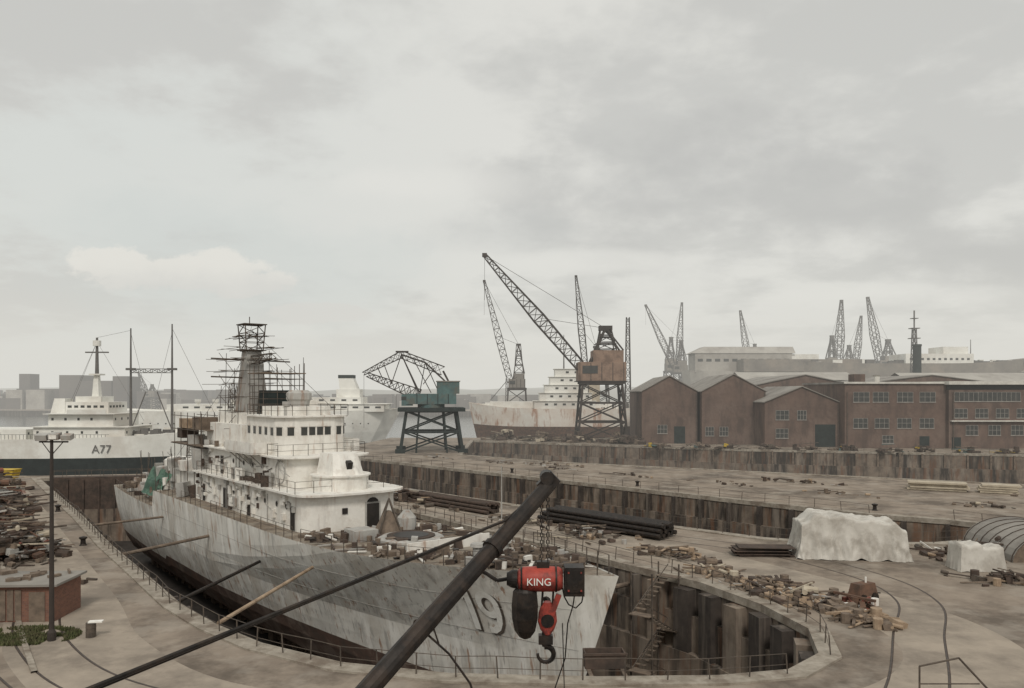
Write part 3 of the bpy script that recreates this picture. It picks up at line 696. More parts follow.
Hh.rev(0,0,[(3.4,11.1),(3.4,12)],18); Hh.bx(-6.2,6.2,-3.4,3.4,12,14.6); Hh.bx(1.5,7,-3.2,3.2,14.6,17.6); o.p('cab_roof',mRoofG).bx(1.3,7.2,-3.4,3.4,17.6,17.85)
Hh.bx(-7.4,-4.6,-3.2,-1,11.6,14.4); G.bx(-7.45,-4.9,-3.26,-3.2,13,13.9)
for x in(-3.6,-1,1.6,4.2): L.bx(x-.1,x+.1,-3.48,-3.403,12.1,14.5)
J.truss((-3,0,14.2),(-16,0,19.4),4.2,1.2,9,.17,3,1.0)
J.path([(-3,1.4,15),(-7.5,1,24.5),(-1.5,1.4,22.5),(3.5,1.4,17.8)],.22,4); J.path([(-3,-1.4,15),(-7.5,-1,24.5),(-1.5,-1.4,22.5),(3.5,-1.4,17.8)],.22,4)
J.truss((-7.5,0,24.5),(-17,0,19.6),1.6,.8,8,.13); J.truss((-7.5,0,24.5),(3,0,20.4),1.8,2.2,6,.13); J.tube((3,0,20.4),(4.4,0,17.7),.25)
for a in(((-7.5,0,24.5),(-3,0,14.2)),((-1.5,0,22.5),(-3,0,14.2)),((-7.5,1,24.5),(-10,0,17)),((-12,0,22.5),(-10,0,17)),((-1.5,0,22.5),(2,0,14.8)),((-4.5,0,23.4),(0,0,14.8)),((-13.5,0,21.4),(-12,0,18)),((1,0,21.3),(-2,0,17))): J.tube(*a,.15,None,4)
J.cb(-7.3,0,25.2,3.2,2,.35); J.tube((-16.8,0,19.5),(-16.8,0,6),.05,None,4)
o.done()
def luffer(name,x,y,w,ph,hw,hh,jt,jw,mL,mH,mJ,r=.3,rz=0,foot=None,n=14,frame=9,fw=.25):
    o=Obj(name,(x,y,0),rz); L=o.p('portal',mL); Hh=o.p('machine_house',mH); J=o.p('jib',mJ)
    portal(L,w,w*.8,ph,r*1.2,3); L.bx(-w*.45,w*.45,-w*.36,w*.36,ph,ph+r*2)
    z=ph+r*2; sg=1 if jt[0]>0 else -1
    Hh.bx(-hw/2,hw/2,-hw*.35,hw*.35,z,z+hh*.62); Hh.bx(-sg*hw*.15-hw*.34,-sg*hw*.15+hw*.3,-hw*.3,hw*.3,z+hh*.62,z+hh)
    L.bx(-hw*.54,hw*.54,-hw*.39,hw*.39,z-.1,z+.15)
    o.p('windows',mGlass).bx(-hw*.42,-hw*.1,-hw*.35-.1,-hw*.35,z+hh*.25,z+hh*.5)
    for k in range(5): L.bx(-hw*.48+k*hw*.23,-hw*.48+k*hw*.23+.18,-hw*.35-.08,-hw*.35-.003,z+.2,z+hh*.6)
    ft=Vector((sg*hw*.38,0,z+.4*hh)); tip=Vector((jt[0],0,jt[1]))
    mid=ft.lerp(tip,.45); J.truss(ft,mid,jw*.8,jw,n//2,r*.55); J.truss(mid,tip,jw,jw*.3,n-n//2,r*.5)
    top=Vector((-sg*hw*.1,0,z+hh+frame))
    J.truss((-sg*hw*.12,0,z+hh*.6),top,hw*fw*1.7,hw*fw*.7,5,r*.6)
    for yy in(-hw*.25,hw*.25):
        J.tube((ft.x*.6,yy,z+hh*.62),(top.x,yy*.4,top.z),r*.8,None,4); J.tube((-sg*hw*.45,yy,z+hh),(top.x,yy*.4,top.z),r*.8,None,4)
        for k in(.3,.6): J.tube((ft.x*.6*(1-k)+top.x*k,yy*(1-.6*k),z+hh+frame*k),(-sg*hw*.4*(1-k)+top.x*k,yy*(1-.6*k),z+hh+frame*k),r*.5,None,4)
    J.cb(top.x,0,top.z,hw*.28,hw*.2,hw*.1)
    J.tube(top,tip,.08,None,4); J.tube(top,mid,.08,None,4); J.tube(tip,(tip.x,0,max(6,tip.z-14)),.06,None,4)
    J.cb(tip.x,0,tip.z,jw*.4,jw*.4,jw*.3)
    o.done()
luffer('luffing_crane',27.5,247,15,17.5,14.5,9.5,(-36,57.5),3.6,mSteelD,mOrange,mSteelD,.4,n=18,frame=7,fw=.3)
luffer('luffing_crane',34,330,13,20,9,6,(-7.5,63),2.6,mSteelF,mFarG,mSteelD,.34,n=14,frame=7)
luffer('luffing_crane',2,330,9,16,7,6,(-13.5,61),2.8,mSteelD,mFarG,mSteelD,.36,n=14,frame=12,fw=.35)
o=Obj('lattice_mast',(48,330,0)); o.p('m',mSteelD).truss((0,0,0),(0,0,46),2.6,1.2,16,.22); o.done()
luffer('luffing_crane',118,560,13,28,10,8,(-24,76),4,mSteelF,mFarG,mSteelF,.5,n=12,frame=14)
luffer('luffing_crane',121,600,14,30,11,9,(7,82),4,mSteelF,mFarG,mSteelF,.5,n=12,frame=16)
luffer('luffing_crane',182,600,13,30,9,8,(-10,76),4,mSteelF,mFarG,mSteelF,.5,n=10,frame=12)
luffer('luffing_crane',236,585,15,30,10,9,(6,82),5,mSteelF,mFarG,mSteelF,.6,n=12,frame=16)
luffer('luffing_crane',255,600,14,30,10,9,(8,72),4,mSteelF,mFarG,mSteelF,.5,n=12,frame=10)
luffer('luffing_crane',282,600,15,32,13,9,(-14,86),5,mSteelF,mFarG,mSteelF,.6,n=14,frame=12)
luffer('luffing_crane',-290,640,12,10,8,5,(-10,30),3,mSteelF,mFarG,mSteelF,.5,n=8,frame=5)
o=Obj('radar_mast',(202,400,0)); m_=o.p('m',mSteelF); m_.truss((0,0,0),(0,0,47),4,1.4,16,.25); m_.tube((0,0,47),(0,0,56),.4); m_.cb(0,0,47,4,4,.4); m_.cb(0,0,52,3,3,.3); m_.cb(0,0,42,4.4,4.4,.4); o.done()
o=Obj('chimney',(178,350,0)); o.p('stack',mTealD).rev(0,0,[(1.9,0),(1.7,35),(1.9,35.2),(1.9,36)],16); o.done()

# ---------------------------------------------------------------- buildings
def win(Gw,Fr,x0,x1,z0,z1,y,nx=3,nz=2):
    Gw.bx(x0,x1,y-.06,y+.1,z0,z1); Fr.bx(x0-.12,x1+.12,y-.16,y+.05,z0-.2,z0-.003); 
    for i in range(nx+1): x=x0+(x1-x0)*i/nx; Fr.bx(x-.04,x+.04,y-.12,y-.063,z0,z1)
    for j in range(1,nz+1): z=z0+(z1-z0)*j/nz; Fr.bx(x0,x1,y-.1,y-.062,z-.04,z+.04)
o=Obj('brick_office_building',(89,213,0)); W=o.p('walls',mBrick); Gw=o.p('windows',mGlass); Fr=o.p('window_frames',mFrame); Rf=o.p('roof',mRoofG); Wf=o.p('fascia',mRoofW); Dr=o.p('doors',mTealD)
W.bx(0,27,0,30,0,17.2); Rf.bx(-.4,27.4,-.4,30.4,17.2,17.7); Wf.bx(-.4,26.45,-.5,-.402,17.25,17.75)
for x in(2.3,7.5,14,20): win(Gw,Fr,x,x+4.2,12.4,15.0,0)
for x in(2.3,8,14,20): win(Gw,Fr,x,x+3.8,5.4,8.0,0)
win(Gw,Fr,10,13,1.4,3.4,0)
W.bx(27.003,72,-1.5,28,0,15.6); W.bx(27.003,72,1.5,28,15.6,17); Wf.bx(26.5,73,-2.6,28.6,17,17.9)
Gw.bx(28,71,1.42,1.498,15.7,16.9)
win(Gw,Fr,28.5,46,12.6,15.0,-1.5,14,1); win(Gw,Fr,47,70,12.6,15.0,-1.5,18,1)
for x in(28,33.5,39,44.5,50,56,62): win(Gw,Fr,x+.5,x+3.9,8.2,10.6,-1.5)
for x in(31,37,43,50,58): win(Gw,Fr,x+.5,x+3.7,3.6,6.2,-1.5)
Wf.bx(27.3,50,-2.4,-1.5,7.2,7.5); Dr.bx(20,22.6,-.08,.1,.02,3.2); Dr.bx(27.8,30.2,-1.58,-1.4,.02,3)
for x in(0,27.5,52): o.p('pipes',mScaf).tube((x+.6,-.15 if x<27 else -1.7,0),(x+.6,-.15 if x<27 else -1.7,15),.12,None,6)
W.bx(6,9,8,12,17.7,20); o.p('vents',mRoofW).rev(14,12,[(.8,17.7),(.8,19.5),(1.2,19.8)],10)
o.done()
def gable(name,x,y,w,d,he,ha,rz=0,wins_=(),doors=(),rows=1):
    o=Obj(name,(x,y,0),rz); W=o.p('walls',mBrick); Rf=o.p('roof',mRoofG); Gw=o.p('windows',mGlass); Fr=o.p('window_frames',mFrame); Dr=o.p('doors',mTealD)
    W.add([(0,0,0),(w,0,0),(w,0,he),(w/2,0,ha),(0,0,he),(0,d,0),(w,d,0),(w,d,he),(w/2,d,ha),(0,d,he)],[(0,1,2,3,4),(6,5,9,8,7),(1,6,7,2),(5,0,4,9)])
    e=.4; sl=(ha-he)/(w/2)
    for a,b in(((-e,he-e*sl),(w/2,ha)),((w/2,ha),(w+e,he-e*sl))):
        Rf.add([(a[0],-e,a[1]+.05),(b[0],-e,b[1]+.05),(b[0],d+e,b[1]+.05),(a[0],d+e,a[1]+.05),(a[0],-e,a[1]+.3),(b[0],-e,b[1]+.3),(b[0],d+e,b[1]+.3),(a[0],d+e,a[1]+.3)],[(0,1,2,3),(7,6,5,4),(0,4,5,1),(1,5,6,2),(2,6,7,3),(3,7,4,0)])
    for (a,b,z0,z1) in wins_: win(Gw,Fr,a,b,z0,z1,0)
    for (a,b,h) in doors:
        Dr.bx(a,b,-.08,.1,.02,h); W.bx(a-.25,a-.003,-.14,.1,0,h+.25); W.bx(b+.003,b+.25,-.14,.1,0,h+.25)
    o.p('pipes',mScaf).tube((w-.3,-.15,0),(w-.3,-.15,he-.5),.12,None,6)
    return o.done()
gable('brick_workshop',38,233,16,40,15.2,19.6,-.06,[(4.5,7.3,3,5.4)],[(9.3,12.5,5)])
gable('brick_workshop',54.6,229,18,42,15.2,20,-.06,[(1,3.4,2.5,5),(5,7.4,2.5,5)],[])
gable('brick_workshop',69,217.5,20,34,12.2,16.4,-.04,[(3,6.5,7.5,10),(8.8,11.2,7.5,10),(3,6.3,2.5,5)],[(13.5,19,6.2)])
gable('brick_workshop',78,258,34,50,17,20.5,0)
gable('brick_workshop',118,262,40,40,18,20.5,0)
for x,y,w,d,h in[(96,330,46,20,20),(150,300,60,20,19),(205,300,90,20,19)]:
    o=Obj('dock_shed',(x,y,0)); o.p('walls',mFarP).bx(0,w,0,d,0,h); r=o.p('roof',mFarP)
    r.add([(-1,-1,h),(w+1,-1,h),(w+1,d/2,h+3.5),(-1,d/2,h+3.5),(w+1,d+1,h),(-1,d+1,h)],[(0,1,2,3),(3,2,4,5)]); o.done()
o=Obj('laid_up_ship',(100,470,0)); H=o.p('hull',mFarP); W=o.p('superstructure',mFarW); G=o.p('windows',mGlass)
ship_hull(H,96,24,-5,27,2,.2,.12,8)
H.bx(6,62,-9,9,26.5,37.5); H.prism([(4,-9.5),(64,-9.5),(64,9.5),(4,9.5)],37.5,41.5,[(12,-5),(64,-5),(64,5),(12,5)])
for k in range(11): G.cb(9+k*5,-9,33.5,3,.15,1.6)
W.bx(34,88,-10,10,26.4,32); W.bx(62,78,-8,8,32,37)
for k in range(16): G.cb(36+k*3.2,-10,29.5,1.6,.15,1.3)
o.done()
o=Obj('laid_up_ship',(158,455,0)); H=o.p('hull',mFarG); W=o.p('superstructure',mFarW); G=o.p('windows',mGlass); S=o.p('rig',mSteelF)
ship_hull(H,140,26,-5,31,4,.2,.1,10)
W.bx(62,100,-10,10,28,36.5); W.bx(84,98,-8,8,36.5,40.5)
for k in range(11): G.cb(65+k*3.2,-10,33.5,1.5,.15,1.2)
H.bx(-28,40,-8,8,26.5,33.5); S.tube((104,0,27),(104,0,45),.4,.2)
for k in range(60): (S if R()<.6 else W).cb(U(8,130),U(-8,0),31.5,U(1,6),2,U(1,4))
o.done()
o=Obj('grey_warehouse',(286,430,0)); o.p('walls',mFarP).bx(0,140,0,40,0,26); o.p('roof',mFarP).prism([(-2,-2),(142,-2),(142,42),(-2,42)],26,34,[(20,15),(130,15),(130,25),(20,25)]); o.done()

# ---------------------------------------------------------------- right quay tarps
def tarp(name,x,y,lx,ly,h,rz,seed,prof=None,amp=.16,n=(110,64)):
    o=Obj(name,(x,y,0),rz); mb=o.p('sheet',mTarp); nx,ny=n; vs=[];fs=[]
    def ht(px):
        if not prof: return h
        for (a,ha),(b,hb_) in zip(prof,prof[1:]):
            if a<=px<=b: t=(px-a)/(b-a); t=t*t*(3-2*t); return ha+(hb_-ha)*t - .12*math.sin(math.pi*(px-a)/(b-a))
        return prof[-1][1]
    for j in range(ny+1):
        for i in range(nx+1):
            u=i/nx*2-1; v=j/ny*2-1
            du=max(0,(abs(u)-.72)/.28); dv=max(0,(abs(v)-.5)/.5); d=min(1,max(du,dv))
            px=max(-1,min(1,u/.72)); py=max(-1,min(1,v/.5))
            X=px*lx/2; Y=py*ly/2
            X+=math.copysign(du*du*.05*lx,u); Y+=math.copysign(dv*dv*.07*ly+dv*.1,v)
            Z=ht(px)*(1-d)-.10*(abs(py)**3)*(1-d)
            a_=X if dv>=du else Y
            fold=math.sin(a_*2.9+seed+2.2*noise.noise(Vector((a_*.6,Z*.3,seed))))*.4+noise.noise(Vector((a_*1.9+seed,Z*.5,seed)))+.6*noise.noise(Vector((a_*4,Z*1.4,seed)))
            k=amp*min(1,d*1.8)*(1.0+.4*d)
            if dv>=du: Y+=math.copysign(1,v)*fold*k
            else: X+=math.copysign(1,u)*fold*k
            Z+=(.22*noise.noise(Vector((X*.8+seed,Y*.8,1)))+.12*noise.noise(Vector((X*2.2,Y*2.2,seed))))*(1-d)
            if d>=1: Z=.02+.30*max(0,noise.noise(Vector((a_*.9,seed,5))))
            vs.append((X,Y,max(.02,Z)))
    for j in range(ny):
        for i in range(nx): a=j*(nx+1)+i; fs.append((a,a+1,a+nx+2,a+nx+1))
    mb.add(vs,fs); mb.smooth=True; o.done()
tarp('tarpaulin_covered_machinery',30.8,73.0,9.0,3.8,3.4,-.14,3,[(-1,3.2),(-.7,4.1),(-.2,3.9),(.3,3.6),(.75,3.55),(1,2.6)],.2)
tarp('tarpaulin_covered_crate',39.3,67.5,3.6,1.9,2.3,.03,9,[(-1,2.35),(-.05,2.3),(.1,2.05),(1,2.15)],.07,(50,40))
o=Obj('nissen_hut',(48.5,73,0),-.1); rr=o.p('roof',mRoofG); P=[(-4.2*math.cos(math.pi*i/14),2.7*math.sin(math.pi*i/14)) for i in range(15)]
n=len(P); rr.add([(x,-3.5,z) for x,z in P]+[(x,6,z) for x,z in P],[(i,i+1,n+i+1,n+i) for i in range(n-1)]); o.p('end_wall',mWoodD).add([(x*.98,-3.3,z*.98) for x,z in P],[tuple(range(n))]); o.p('door',mDark).bx(-.8,.8,-3.4,-3.303,.0,2.0)
for k in range(7): o.p('ribs',mRustD).path([(x*1.01,-3.3+k*1.5,z*1.01+.01) for x,z in P],.04,4)
o.done()
o=Obj('compressor',(25.2,57.2,0),.5); q=o.p('body',mRust); q.prism([(-1.0,-.5),(1.0,-.5),(1.0,.5),(-1,.5)],.45,1.3,[(-.8,-.4),(.8,-.4),(.8,.4),(-.8,.4)]); w_=o.p('wheels',mBlack)
for x in(-.6,.6):
    for y in(-.55,.55): w_.tube((x,y-.08,.32),(x,y+.08,.32),.32,None,14)
w_.tube((1,0,.5),(1.9,0,.35),.05); o.p('exhaust',mWhite).tube((.3,0,1.3),(.3,0,1.7),.07)
o.done()

# ---------------------------------------------------------------- left quay
o=Obj('street_lamp',(-27.8,48.1,0)); b=o.p('post',mSteelD); b.rev(0,0,[(.24,0),(.24,.5),(.15,.7),(.13,5),(.09,12.2)],10)
b.tube((-.75,0,12.0),(1.0,0,12.0),.05); b.tube((0,0,11.2),(-.6,0,12),.03); b.tube((0,0,11.2),(.7,0,12),.03)
hd=o.p('lamp_heads',mGreyP); hd.cb(-.55,0,12.3,.7,.5,.35,0,(.3,0)); hd.cb(.2,0,12.35,.6,.5,.35,0,(.3,0)); hd.cb(.95,0,12.3,.6,.45,.3,0,(.3,0))
o.p('glass',mWhiteT).cb(.2,-.27,12.3,.45,.05,.25)
o.done()
o=Obj('brick_shed',(-35.2,51.8,0),.05); W=o.p('walls',mBrickN); W.bx(0,5.3,0,3.5,0,2.35); o.p('roof',mRoofG).bx(-.3,5.6,-.35,3.8,2.353,2.5); D=o.p('door',mWoodD); D.bx(3.7,4.7,-.05,.02,.02,1.95); 
for k in range(6): o.p('boards',mWoodD).bx(.3+k*.5,.7+k*.5,-.06,.0,.1,2.1)
for k in range(14): o.p('roof_clutter',mWoodD).cb(U(.3,5),U(.2,3.2),2.6,U(.3,1.5),U(.1,.4),U(.08,.3),U(0,3))
o.done()
def gpatch(x,y,rx,ry,nb=5200):
    o=Obj('grass',(x,y,0)); g=o.p('g',mGrass)
    for k in range(nb):
        a=U(0,6.28); r=math.sqrt(R()); px=rx*r*math.cos(a);py=ry*r*math.sin(a); h=U(.06,.26); d=U(0,3.1); w=.08
        if noise.noise(Vector((px*.7,py*.7,1)))<-.25+.3*(r-.5): continue
        g.add([(px-w*math.cos(d),py-w*math.sin(d),.01),(px+w*math.cos(d),py+w*math.sin(d),.01),(px+U(-.1,.1),py+U(-.1,.1),h)],[(0,1,2)])
    o.done()
gpatch(-29.9,48.9,3.4,1.9,7000); gpatch(-38,56.5,3,3,3000)
o=Obj('kerb'); ribs=ribbon([(-60,90),(-42,66),(-30.5,49.5),(-25.5,42.5)])
q=o.p('k',mCope); q.loft([[c-n*.15,c-n*.15+Vector((0,0,.12)),c+n*.15+Vector((0,0,.12)),c+n*.15] for c,n in ribs],cap=False,closed=False); o.done()
o=Obj('yellow_skip',(-84,131,0)); q=o.p('b',mYellow); q.prism([(-2,-1),(2,-1),(2,1),(-2,1)],0.1,2.2,[(-2.6,-1.1),(2.6,-1.1),(2.6,1.1),(-2.6,1.1)]); q.bx(-2.7,2.7,-1.2,1.2,2.2,2.35); o.done()
o=Obj('oil_drum',(-25.8,48.8,0)); o.p('d',mScaf).rev(0,0,[(.29,0),(.29,.3),(.31,.31),(.29,.33),(.29,.6),(.31,.61),(.29,.63),(.29,.88)],14); o.p('lid',mWhiteT).cb(.3,0,.95,.8,.4,.08,.2); o.done()

# ---------------------------------------------------------------- foreground wall hoist
o=Obj('brick_building',(0,0,0)); W=o.p('walls',mBrick); W.bx(-16,16,-18,5.2,0,12.0); o.p('roof',mRoofG).bx(-16.2,16.2,-18.2,5.4,12.003,12.25); 
for x in range(-14,15,4): o.p('windows',mGlass).bx(x-.9,x+.9,5.203,5.25,8,10); 
o.done()
o=Obj('derrick_hoist'); B=o.p('boom',mBlack); C=o.p('cables',mBlack); Rd=o.p('hoist_body',mRed); K=o.p('hoist_black_parts',mBlack); RK=o.p('hook_block',mRed)
tip=Vector((.44,9,13.98)); low=Vector((-1.36,7,12.28)); dd=(low-tip).normalized(); foot=tip+dd*((tip.y-5.45)/(-dd.y))
B.tube(foot,tip,.108,.085,14)
B.cb(foot.x,5.4,foot.z,.5,.25,.6)
B.cb(tip.x-.03,tip.y,tip.z+.0,.16,.2,.22,0,(0,.8)); B.tube(tip-Vector((.05,.14,-.06)),tip+Vector((-.05,.14,.06)),.075,None,12)
for t in(.35,.8): 
    p=foot.lerp(tip,t); B.tube(p-(tip-foot).normalized()*.03,p+(tip-foot).normalized()*.03,.112,None,14)
cend=tip.lerp(foot,.15); cst=Vector((-2.52,5,13.14)); cd=(cst-cend).normalized()
C.tube(cst+cd*3.2,Vector((-.07,8.5,13.63)),.017,None,6); C.tube(Vector((-.07,8.5,13.63)),tip,.017,None,6)
C.tube(cst+cd*3.2+Vector((0,.02,-.03)),Vector((-.3,8.3,13.56)),.012,None,6)
pA=cst+cd*3.2; C.tube((pA.x,pA.y,12.25),(pA.x,pA.y,pA.z+.3),.06,None,8)
hx,hy,hz=.33,9.0,12.89
for dx in(-.09,.05,):
    z=tip.z-.05; k=0
    while z>hz+.12:
        a=Vector((tip.x-.06+dx*.5,9,z)); b=Vector((tip.x-.06+dx*.5,9,z-.045)); off=Vector((.014,0,0)) if k%2 else Vector((0,.014,0))
        K.tube(a+off,b+off,.008,None,4); K.tube(a-off,b-off,.008,None,4); z-=.04; k+=1
def rex(mb,cx,cy,cz,prof,n=24):
    rings=[[(cx+x,cy+r*math.cos(2*math.pi*i/n),cz+r*math.sin(2*math.pi*i/n)) for i in range(n)] for x,r in prof]; mb.loft(rings)
rex(Rd,hx,hy,hz,[(-.27,.03),(-.268,.09),(-.25,.115),(-.2,.135),(-.06,.142),(.1,.142),(.2,.135),(.24,.11),(.245,.03)]); Rd.smooth=True
rex(K,hx,hy,hz,[(-.235,.128),(-.215,.137)]); rex(K,hx,hy,hz,[(.155,.147),(.175,.147)])
K.cb(hx+.37,hy,hz-.01,.22,.24,.32); K.cb(hx+.37,hy-.13,hz+.0,.17,.02,.24); K.cb(hx+.02,hy,hz+.16,.14,.1,.08); K.cb(hx+.37,hy-.14,hz-.07,.05,.02,.05)
for a in(-.07,.07):
    for b in(-.1,.1): RK.cb(hx+.37+a,hy-.145,hz+b,.018,.012,.018)
rex(K,hx-.33,hy,hz,[(-.06,.07),(.0,.10),(.06,.105)])
C.path([(hx-.38,hy,hz),(hx-.5,hy,hz-.02),(hx-.62,hy,hz+.06),(hx-.7,hy,hz+.1)],.022,6)
K.loft([[(hx-.18+r*math.cos(2*math.pi*i/14)*(1+.08*math.sin(3*i)),hy+r*math.sin(2*math.pi*i/14)*.8,z) for i in range(14)] for r,z in((.10,hz-.10),(.13,hz-.14),(.145,hz-.3),(.14,hz-.45),(.115,hz-.58),(.06,hz-.66),(.02,hz-.68))])
for dx in(.02,.14): K.tube((hx+dx,hy,hz-.1),(hx+dx-.02,hy,hz-.4),.012,None,6)
RK.loft([[(hx+.07+w*math.cos(2*math.pi*i/12),hy+.06*math.sin(2*math.pi*i/12),z) for i in range(12)] for w,z in((.04,hz-.26),(.08,hz-.32),(.10,hz-.38),(.11,hz-.48),(.08,hz-.57),(.04,hz-.62))])
RK.cb(hx+.15,hy-.03,hz-.30,.06,.05,.28,0,(0,.35))
K.tube((hx+.07,hy-.07,hz-.46),(hx+.07,hy+.07,hz-.46),.075,None,14)
K.tube((hx+.05,hy,hz-.60),(hx+.05,hy,hz-.76),.045,None,8); K.cb(hx+.05,hy,hz-.68,.16,.1,.1)
hk=[(hx+.05+.09*math.cos(t),hy,hz-.85+.09*math.sin(t)) for t in [math.radians(a) for a in range(100,-190,-15)]]
for i,(a,b) in enumerate(zip(hk,hk[1:])): K.tube(a,b,.036*(1-.028*i),.036*(1-.028*(i+1)),8)
C.path([(hx+.38,hy,hz-.16),(hx+.36,hy,hz-.3),(hx+.3,hy,hz-.5),(hx+.27,hy,hz-.9),(hx+.1,hy,hz-1.4),(hx-.05,hy,hz-2.2),(hx-.1,hy,hz-4)],.008,5)
C.path([(hx+.47,hy,hz-.05),(hx+.48,hy,hz-.15),(hx+.46,hy,hz-.26),(hx+.39,hy,hz-.33),(hx+.31,hy,hz-.29),(hx+.26,hy,hz-.2),(hx+.24,hy,hz-.1)],.008,5)
C.path([(hx+.24,hy,hz-.5),(hx+.26,hy,hz-1.2),(hx+.28,hy,hz-4)],.006,5)
C.path([(-.95,7.6,12.73),(-.8,7.6,12.68),(-.6,7.6,12.5),(-.4,7.6,12.22),(-.2,7.6,11.6)],.012,5); C.path([(-.95,7.6,12.73),(-.93,7.6,12.82),(-.85,7.6,12.84),(-.75,7.6,12.75),(-.7,7.6,12.6)],.009,5)
o.extra.append(text('KING',.115,(hx-.17,hy-.15,hz-.04),(math.pi/2,0,0),mWhiteT,'hoist_lettering',.002))
o.done()

# ---------------------------------------------------------------- distance
o=Obj('distant_town'); t1=o.p('blocks',mTown); t2=o.p('pale_blocks',mFarP)
for k in range(300):
    x=U(-700,40); y=U(690,900); h=U(6,15)*(1.25 if x<-300 else .9); (t1 if R()<.85 else t2).bx(x,x+U(6,26),y,y+15,0,h)
t1.bx(-398,-380,700,725,0,30); t1.bx(-380,-352,700,725,0,25); t1.bx(-351,-338,700,725,0,29); t1.bx(-458,-448,740,755,0,32); t1.bx(-448,-400,720,735,0,18)
for k in range(120):
    x=U(80,1000); y=U(620,900); h=U(10,24); (t1 if R()<.8 else t2).bx(x,x+U(10,50),y,y+15,0,h)
o.done()
o=Obj('hills'); hm=o.p('h',mHill); n=120; rings=[]
for j,(yy,hh) in enumerate(((1300,0),(1600,1),(2100,1.3),(2800,0))):
    rings.append([(-3000+6000*i/n,yy,max(-1,hh*(15+14*noise.noise(Vector((i*.07,j*.4,2)))+8*noise.noise(Vector((i*.4,j,5))))) if hh else -1) for i in range(n+1)])
hm.loft(rings,cap=False,closed=False); hm.smooth=True; o.done()

# glowing, absorbing box that imitates light-scattering haze over the harbour and beyond
hz_o=Obj('emissive_haze'); hb_=hz_o.p('air',None); hb_.bx(-2900,2900,135,2950,-20,110)
HM=bpy.data.materials.new('haze'); HM.use_nodes=True; nt=HM.node_tree; nt.nodes.clear()
out=nt.nodes.new('ShaderNodeOutputMaterial'); ab=nt.nodes.new('ShaderNodeVolumeAbsorption'); em=nt.nodes.new('ShaderNodeEmission'); ad=nt.nodes.new('ShaderNodeAddShader')
DEN=.0006
ab.inputs['Color'].default_value=(0,0,0,1); ab.inputs['Density'].default_value=DEN
em.inputs['Color'].default_value=(.70,.69,.64,1); em.inputs['Strength'].default_value=DEN
nt.links.new(ab.outputs[0],ad.inputs[0]); nt.links.new(em.outputs[0],ad.inputs[1]); nt.links.new(ad.outputs[0],out.inputs['Volume'])
hz_o.parts['air']=(hb_,HM); hz_o.done()

# ---------------------------------------------------------------- world
w=bpy.data.worlds.new('World'); scene.world=w; w.use_nodes=True; nt=w.node_tree; N=nt.nodes; L=nt.links
try: w.cycles.sampling_method='NONE'
except Exception: pass
bg=N['Background']; bg.inputs['Strength'].default_value=.1
sky=N.new('ShaderNodeTexSky'); sky.sky_type='NISHITA'; sky.sun_disc=False; sky.air_density=1; sky.dust_density=3
tc=N.new('ShaderNodeTexCoord'); sp=N.new('ShaderNodeSeparateXYZ'); L.new(tc.outputs['Generated'],sp.inputs[0])
def mth(op,a,b=None,c=None):
    m=N.new('ShaderNodeMath'); m.operation=op
    for i,x in enumerate((a,b,c)):
        if x is None: continue
        if isinstance(x,(int,float)): m.inputs[i].default_value=x
        else: L.new(x,m.inputs[i])
    return m.outputs[0]
def smooth(x,a,b):
    r=N.new('ShaderNodeMapRange'); r.interpolation_type='SMOOTHSTEP'; r.inputs[1].default_value=a; r.inputs[2].default_value=b; L.new(x,r.inputs[0]); return r.outputs[0]
def mix(f,a,b):
    m=N.new('ShaderNodeMixRGB'); 
    if isinstance(f,(int,float)): m.inputs[0].default_value=f
    else: L.new(f,m.inputs[0])
    for i,x in((1,a),(2,b)):
        if isinstance(x,tuple): m.inputs[i].default_value=(*x,1)
        else: L.new(x,m.inputs[i])
    return m.outputs[0]
zc=mth('MAXIMUM',sp.outputs[2],0.0); zd_=mth('ADD',zc,.20)
cb=N.new('ShaderNodeCombineXYZ'); L.new(mth('DIVIDE',sp.outputs[0],zd_),cb.inputs[0]); L.new(mth('DIVIDE',sp.outputs[1],zd_),cb.inputs[1]); cb.inputs[2].default_value=3.7
def nz(vec,sc,det,ro,dist=0):
    n=N.new('ShaderNodeTexNoise'); n.inputs['Scale'].default_value=sc; n.inputs['Detail'].default_value=det; n.inputs['Roughness'].default_value=ro; n.inputs['Distortion'].default_value=dist; L.new(vec,n.inputs['Vector']); return n.outputs['Fac']
n1=nz(cb.outputs[0],1.0,5,.55,.2); n2=nz(cb.outputs[0],3.0,5,.6)
dens=mth('ADD',mth('MULTIPLY',n1,.6),mth('MULTIPLY',n2,.4))
cloud=mix(smooth(dens,.44,.57),(7.7,7.6,7.1),(6.1,6.05,5.7))
lf=smooth(mth('MULTIPLY',sp.outputs[0],-1.0),-.05,.5); 
blue=mth('MULTIPLY',mth('MULTIPLY',lf,smooth(dens,.56,.46)),.55)
cloud=mix(blue,cloud,(6.6,7.0,6.7))
px=mth('DIVIDE',sp.outputs[0],mth('MAXIMUM',sp.outputs[1],.05)); pz=mth('DIVIDE',sp.outputs[2],mth('MAXIMUM',sp.outputs[1],.05))
cb2=N.new('ShaderNodeCombineXYZ'); L.new(px,cb2.inputs[0]); L.new(mth('MULTIPLY',pz,1.5),cb2.inputs[1])
nn=nz(cb2.outputs[0],12,6,.6); nl=nz(cb2.outputs[0],4.5,6,.58)
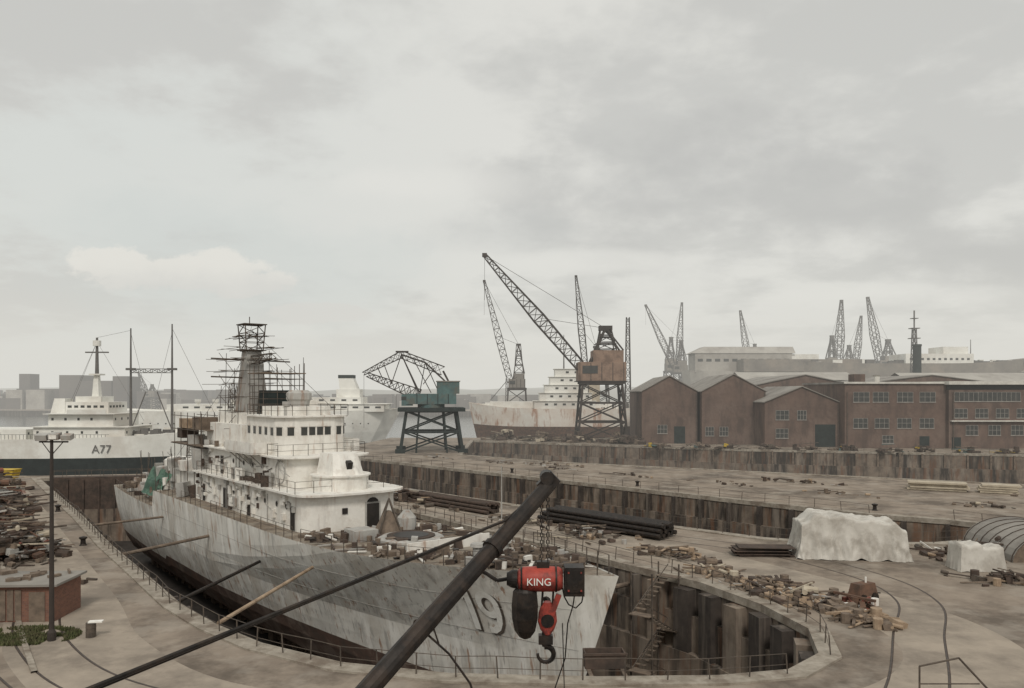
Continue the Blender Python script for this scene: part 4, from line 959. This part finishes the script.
def puff(cx,cz,rx,rz,noi=None,k=2.4):
    a=mth('DIVIDE',mth('SUBTRACT',px,cx),rx); b=mth('DIVIDE',mth('SUBTRACT',pz,cz),rz); r=mth('SQRT',mth('ADD',mth('MULTIPLY',a,a),mth('MULTIPLY',b,b)))
    return mth('ADD',mth('SUBTRACT',1.0,r),mth('MULTIPLY',mth('SUBTRACT',nn if noi is None else noi,.5),k))
fr=smooth(sp.outputs[1],0,.2)
def layer(cloud,m,lo,hi,amt,col):
    return mix(mth('MULTIPLY',mth('MULTIPLY',smooth(m,lo,hi),fr),amt),cloud,col)
g1=puff(.25,.25,.36,.11,nl,3.2); g2=puff(.60,.17,.18,.05,nl,3.0); g3=puff(-.02,.20,.16,.045,nl,2.6)
cloud=layer(cloud,mth('MAXIMUM',g1,g2),-.1,.8,.8,(5.2,5.15,4.9))
cloud=layer(cloud,g3,0,.9,.45,(5.7,5.75,5.5))
b1=puff(-.13,.26,.16,.035,nl,2.6); b2=puff(.12,.165,.2,.02,nl,2.4); b3=puff(.45,.12,.25,.022,nl,2.4)
cloud=layer(cloud,mth('MAXIMUM',mth('MAXIMUM',b1,b2),b3),.0,.8,.6,(8.2,8.05,7.5))
cloud=mix(mth('MULTIPLY',smooth(zc,.12,.0),.7),cloud,(7.5,7.35,6.8))
gap=puff(-.36,.16,.34,.10,nl,1.6); cloud=layer(cloud,gap,.0,.6,.55,(6.2,6.6,6.35))
p1=puff(-.41,.148,.15,.028); p2=puff(-.26,.100,.07,.014); p3=puff(-.50,.165,.06,.026); p6=puff(-.33,.138,.07,.02)
pm=mth('MAXIMUM',mth('MAXIMUM',p1,p3),mth('MAXIMUM',p2,p6))
pc=mix(smooth(mth('ADD',pz,mth('MULTIPLY',nn,.06)),.15,.195),(6.9,6.75,6.35),(8.4,8.1,7.4))
cloud=mix(mth('MULTIPLY',mth('MULTIPLY',smooth(pm,.0,.28),fr),.85),cloud,pc)
fin=mix(.92,sky.outputs[0],cloud); L.new(fin,bg.inputs[0])
sd=bpy.data.lights.new('sun','SUN'); sd.energy=1.5; sd.angle=math.radians(12); sd.color=(1,.94,.86); so=bpy.data.objects.new('sun',sd); scene.collection.objects.link(so)
dirv=Vector((.02,-.75,.78)).normalized(); so.rotation_euler=dirv.to_track_quat('Z','Y').to_euler(); so.location=(0,0,80)
sky.sun_elevation=math.asin(dirv.z); sky.sun_rotation=math.atan2(dirv.x,dirv.y)
cd=bpy.data.cameras.new('camera'); cam=bpy.data.objects.new('camera',cd); scene.collection.objects.link(cam); cam.location=(0,0,15); cam.rotation_euler=(math.pi/2,0,0)
cd.sensor_width=36; cd.lens=28; cd.shift_y=.047; cd.clip_start=.1; cd.clip_end=12000; scene.camera=cam
scene.view_settings.view_transform='Standard'; scene.view_settings.look='None'; scene.view_settings.exposure=0
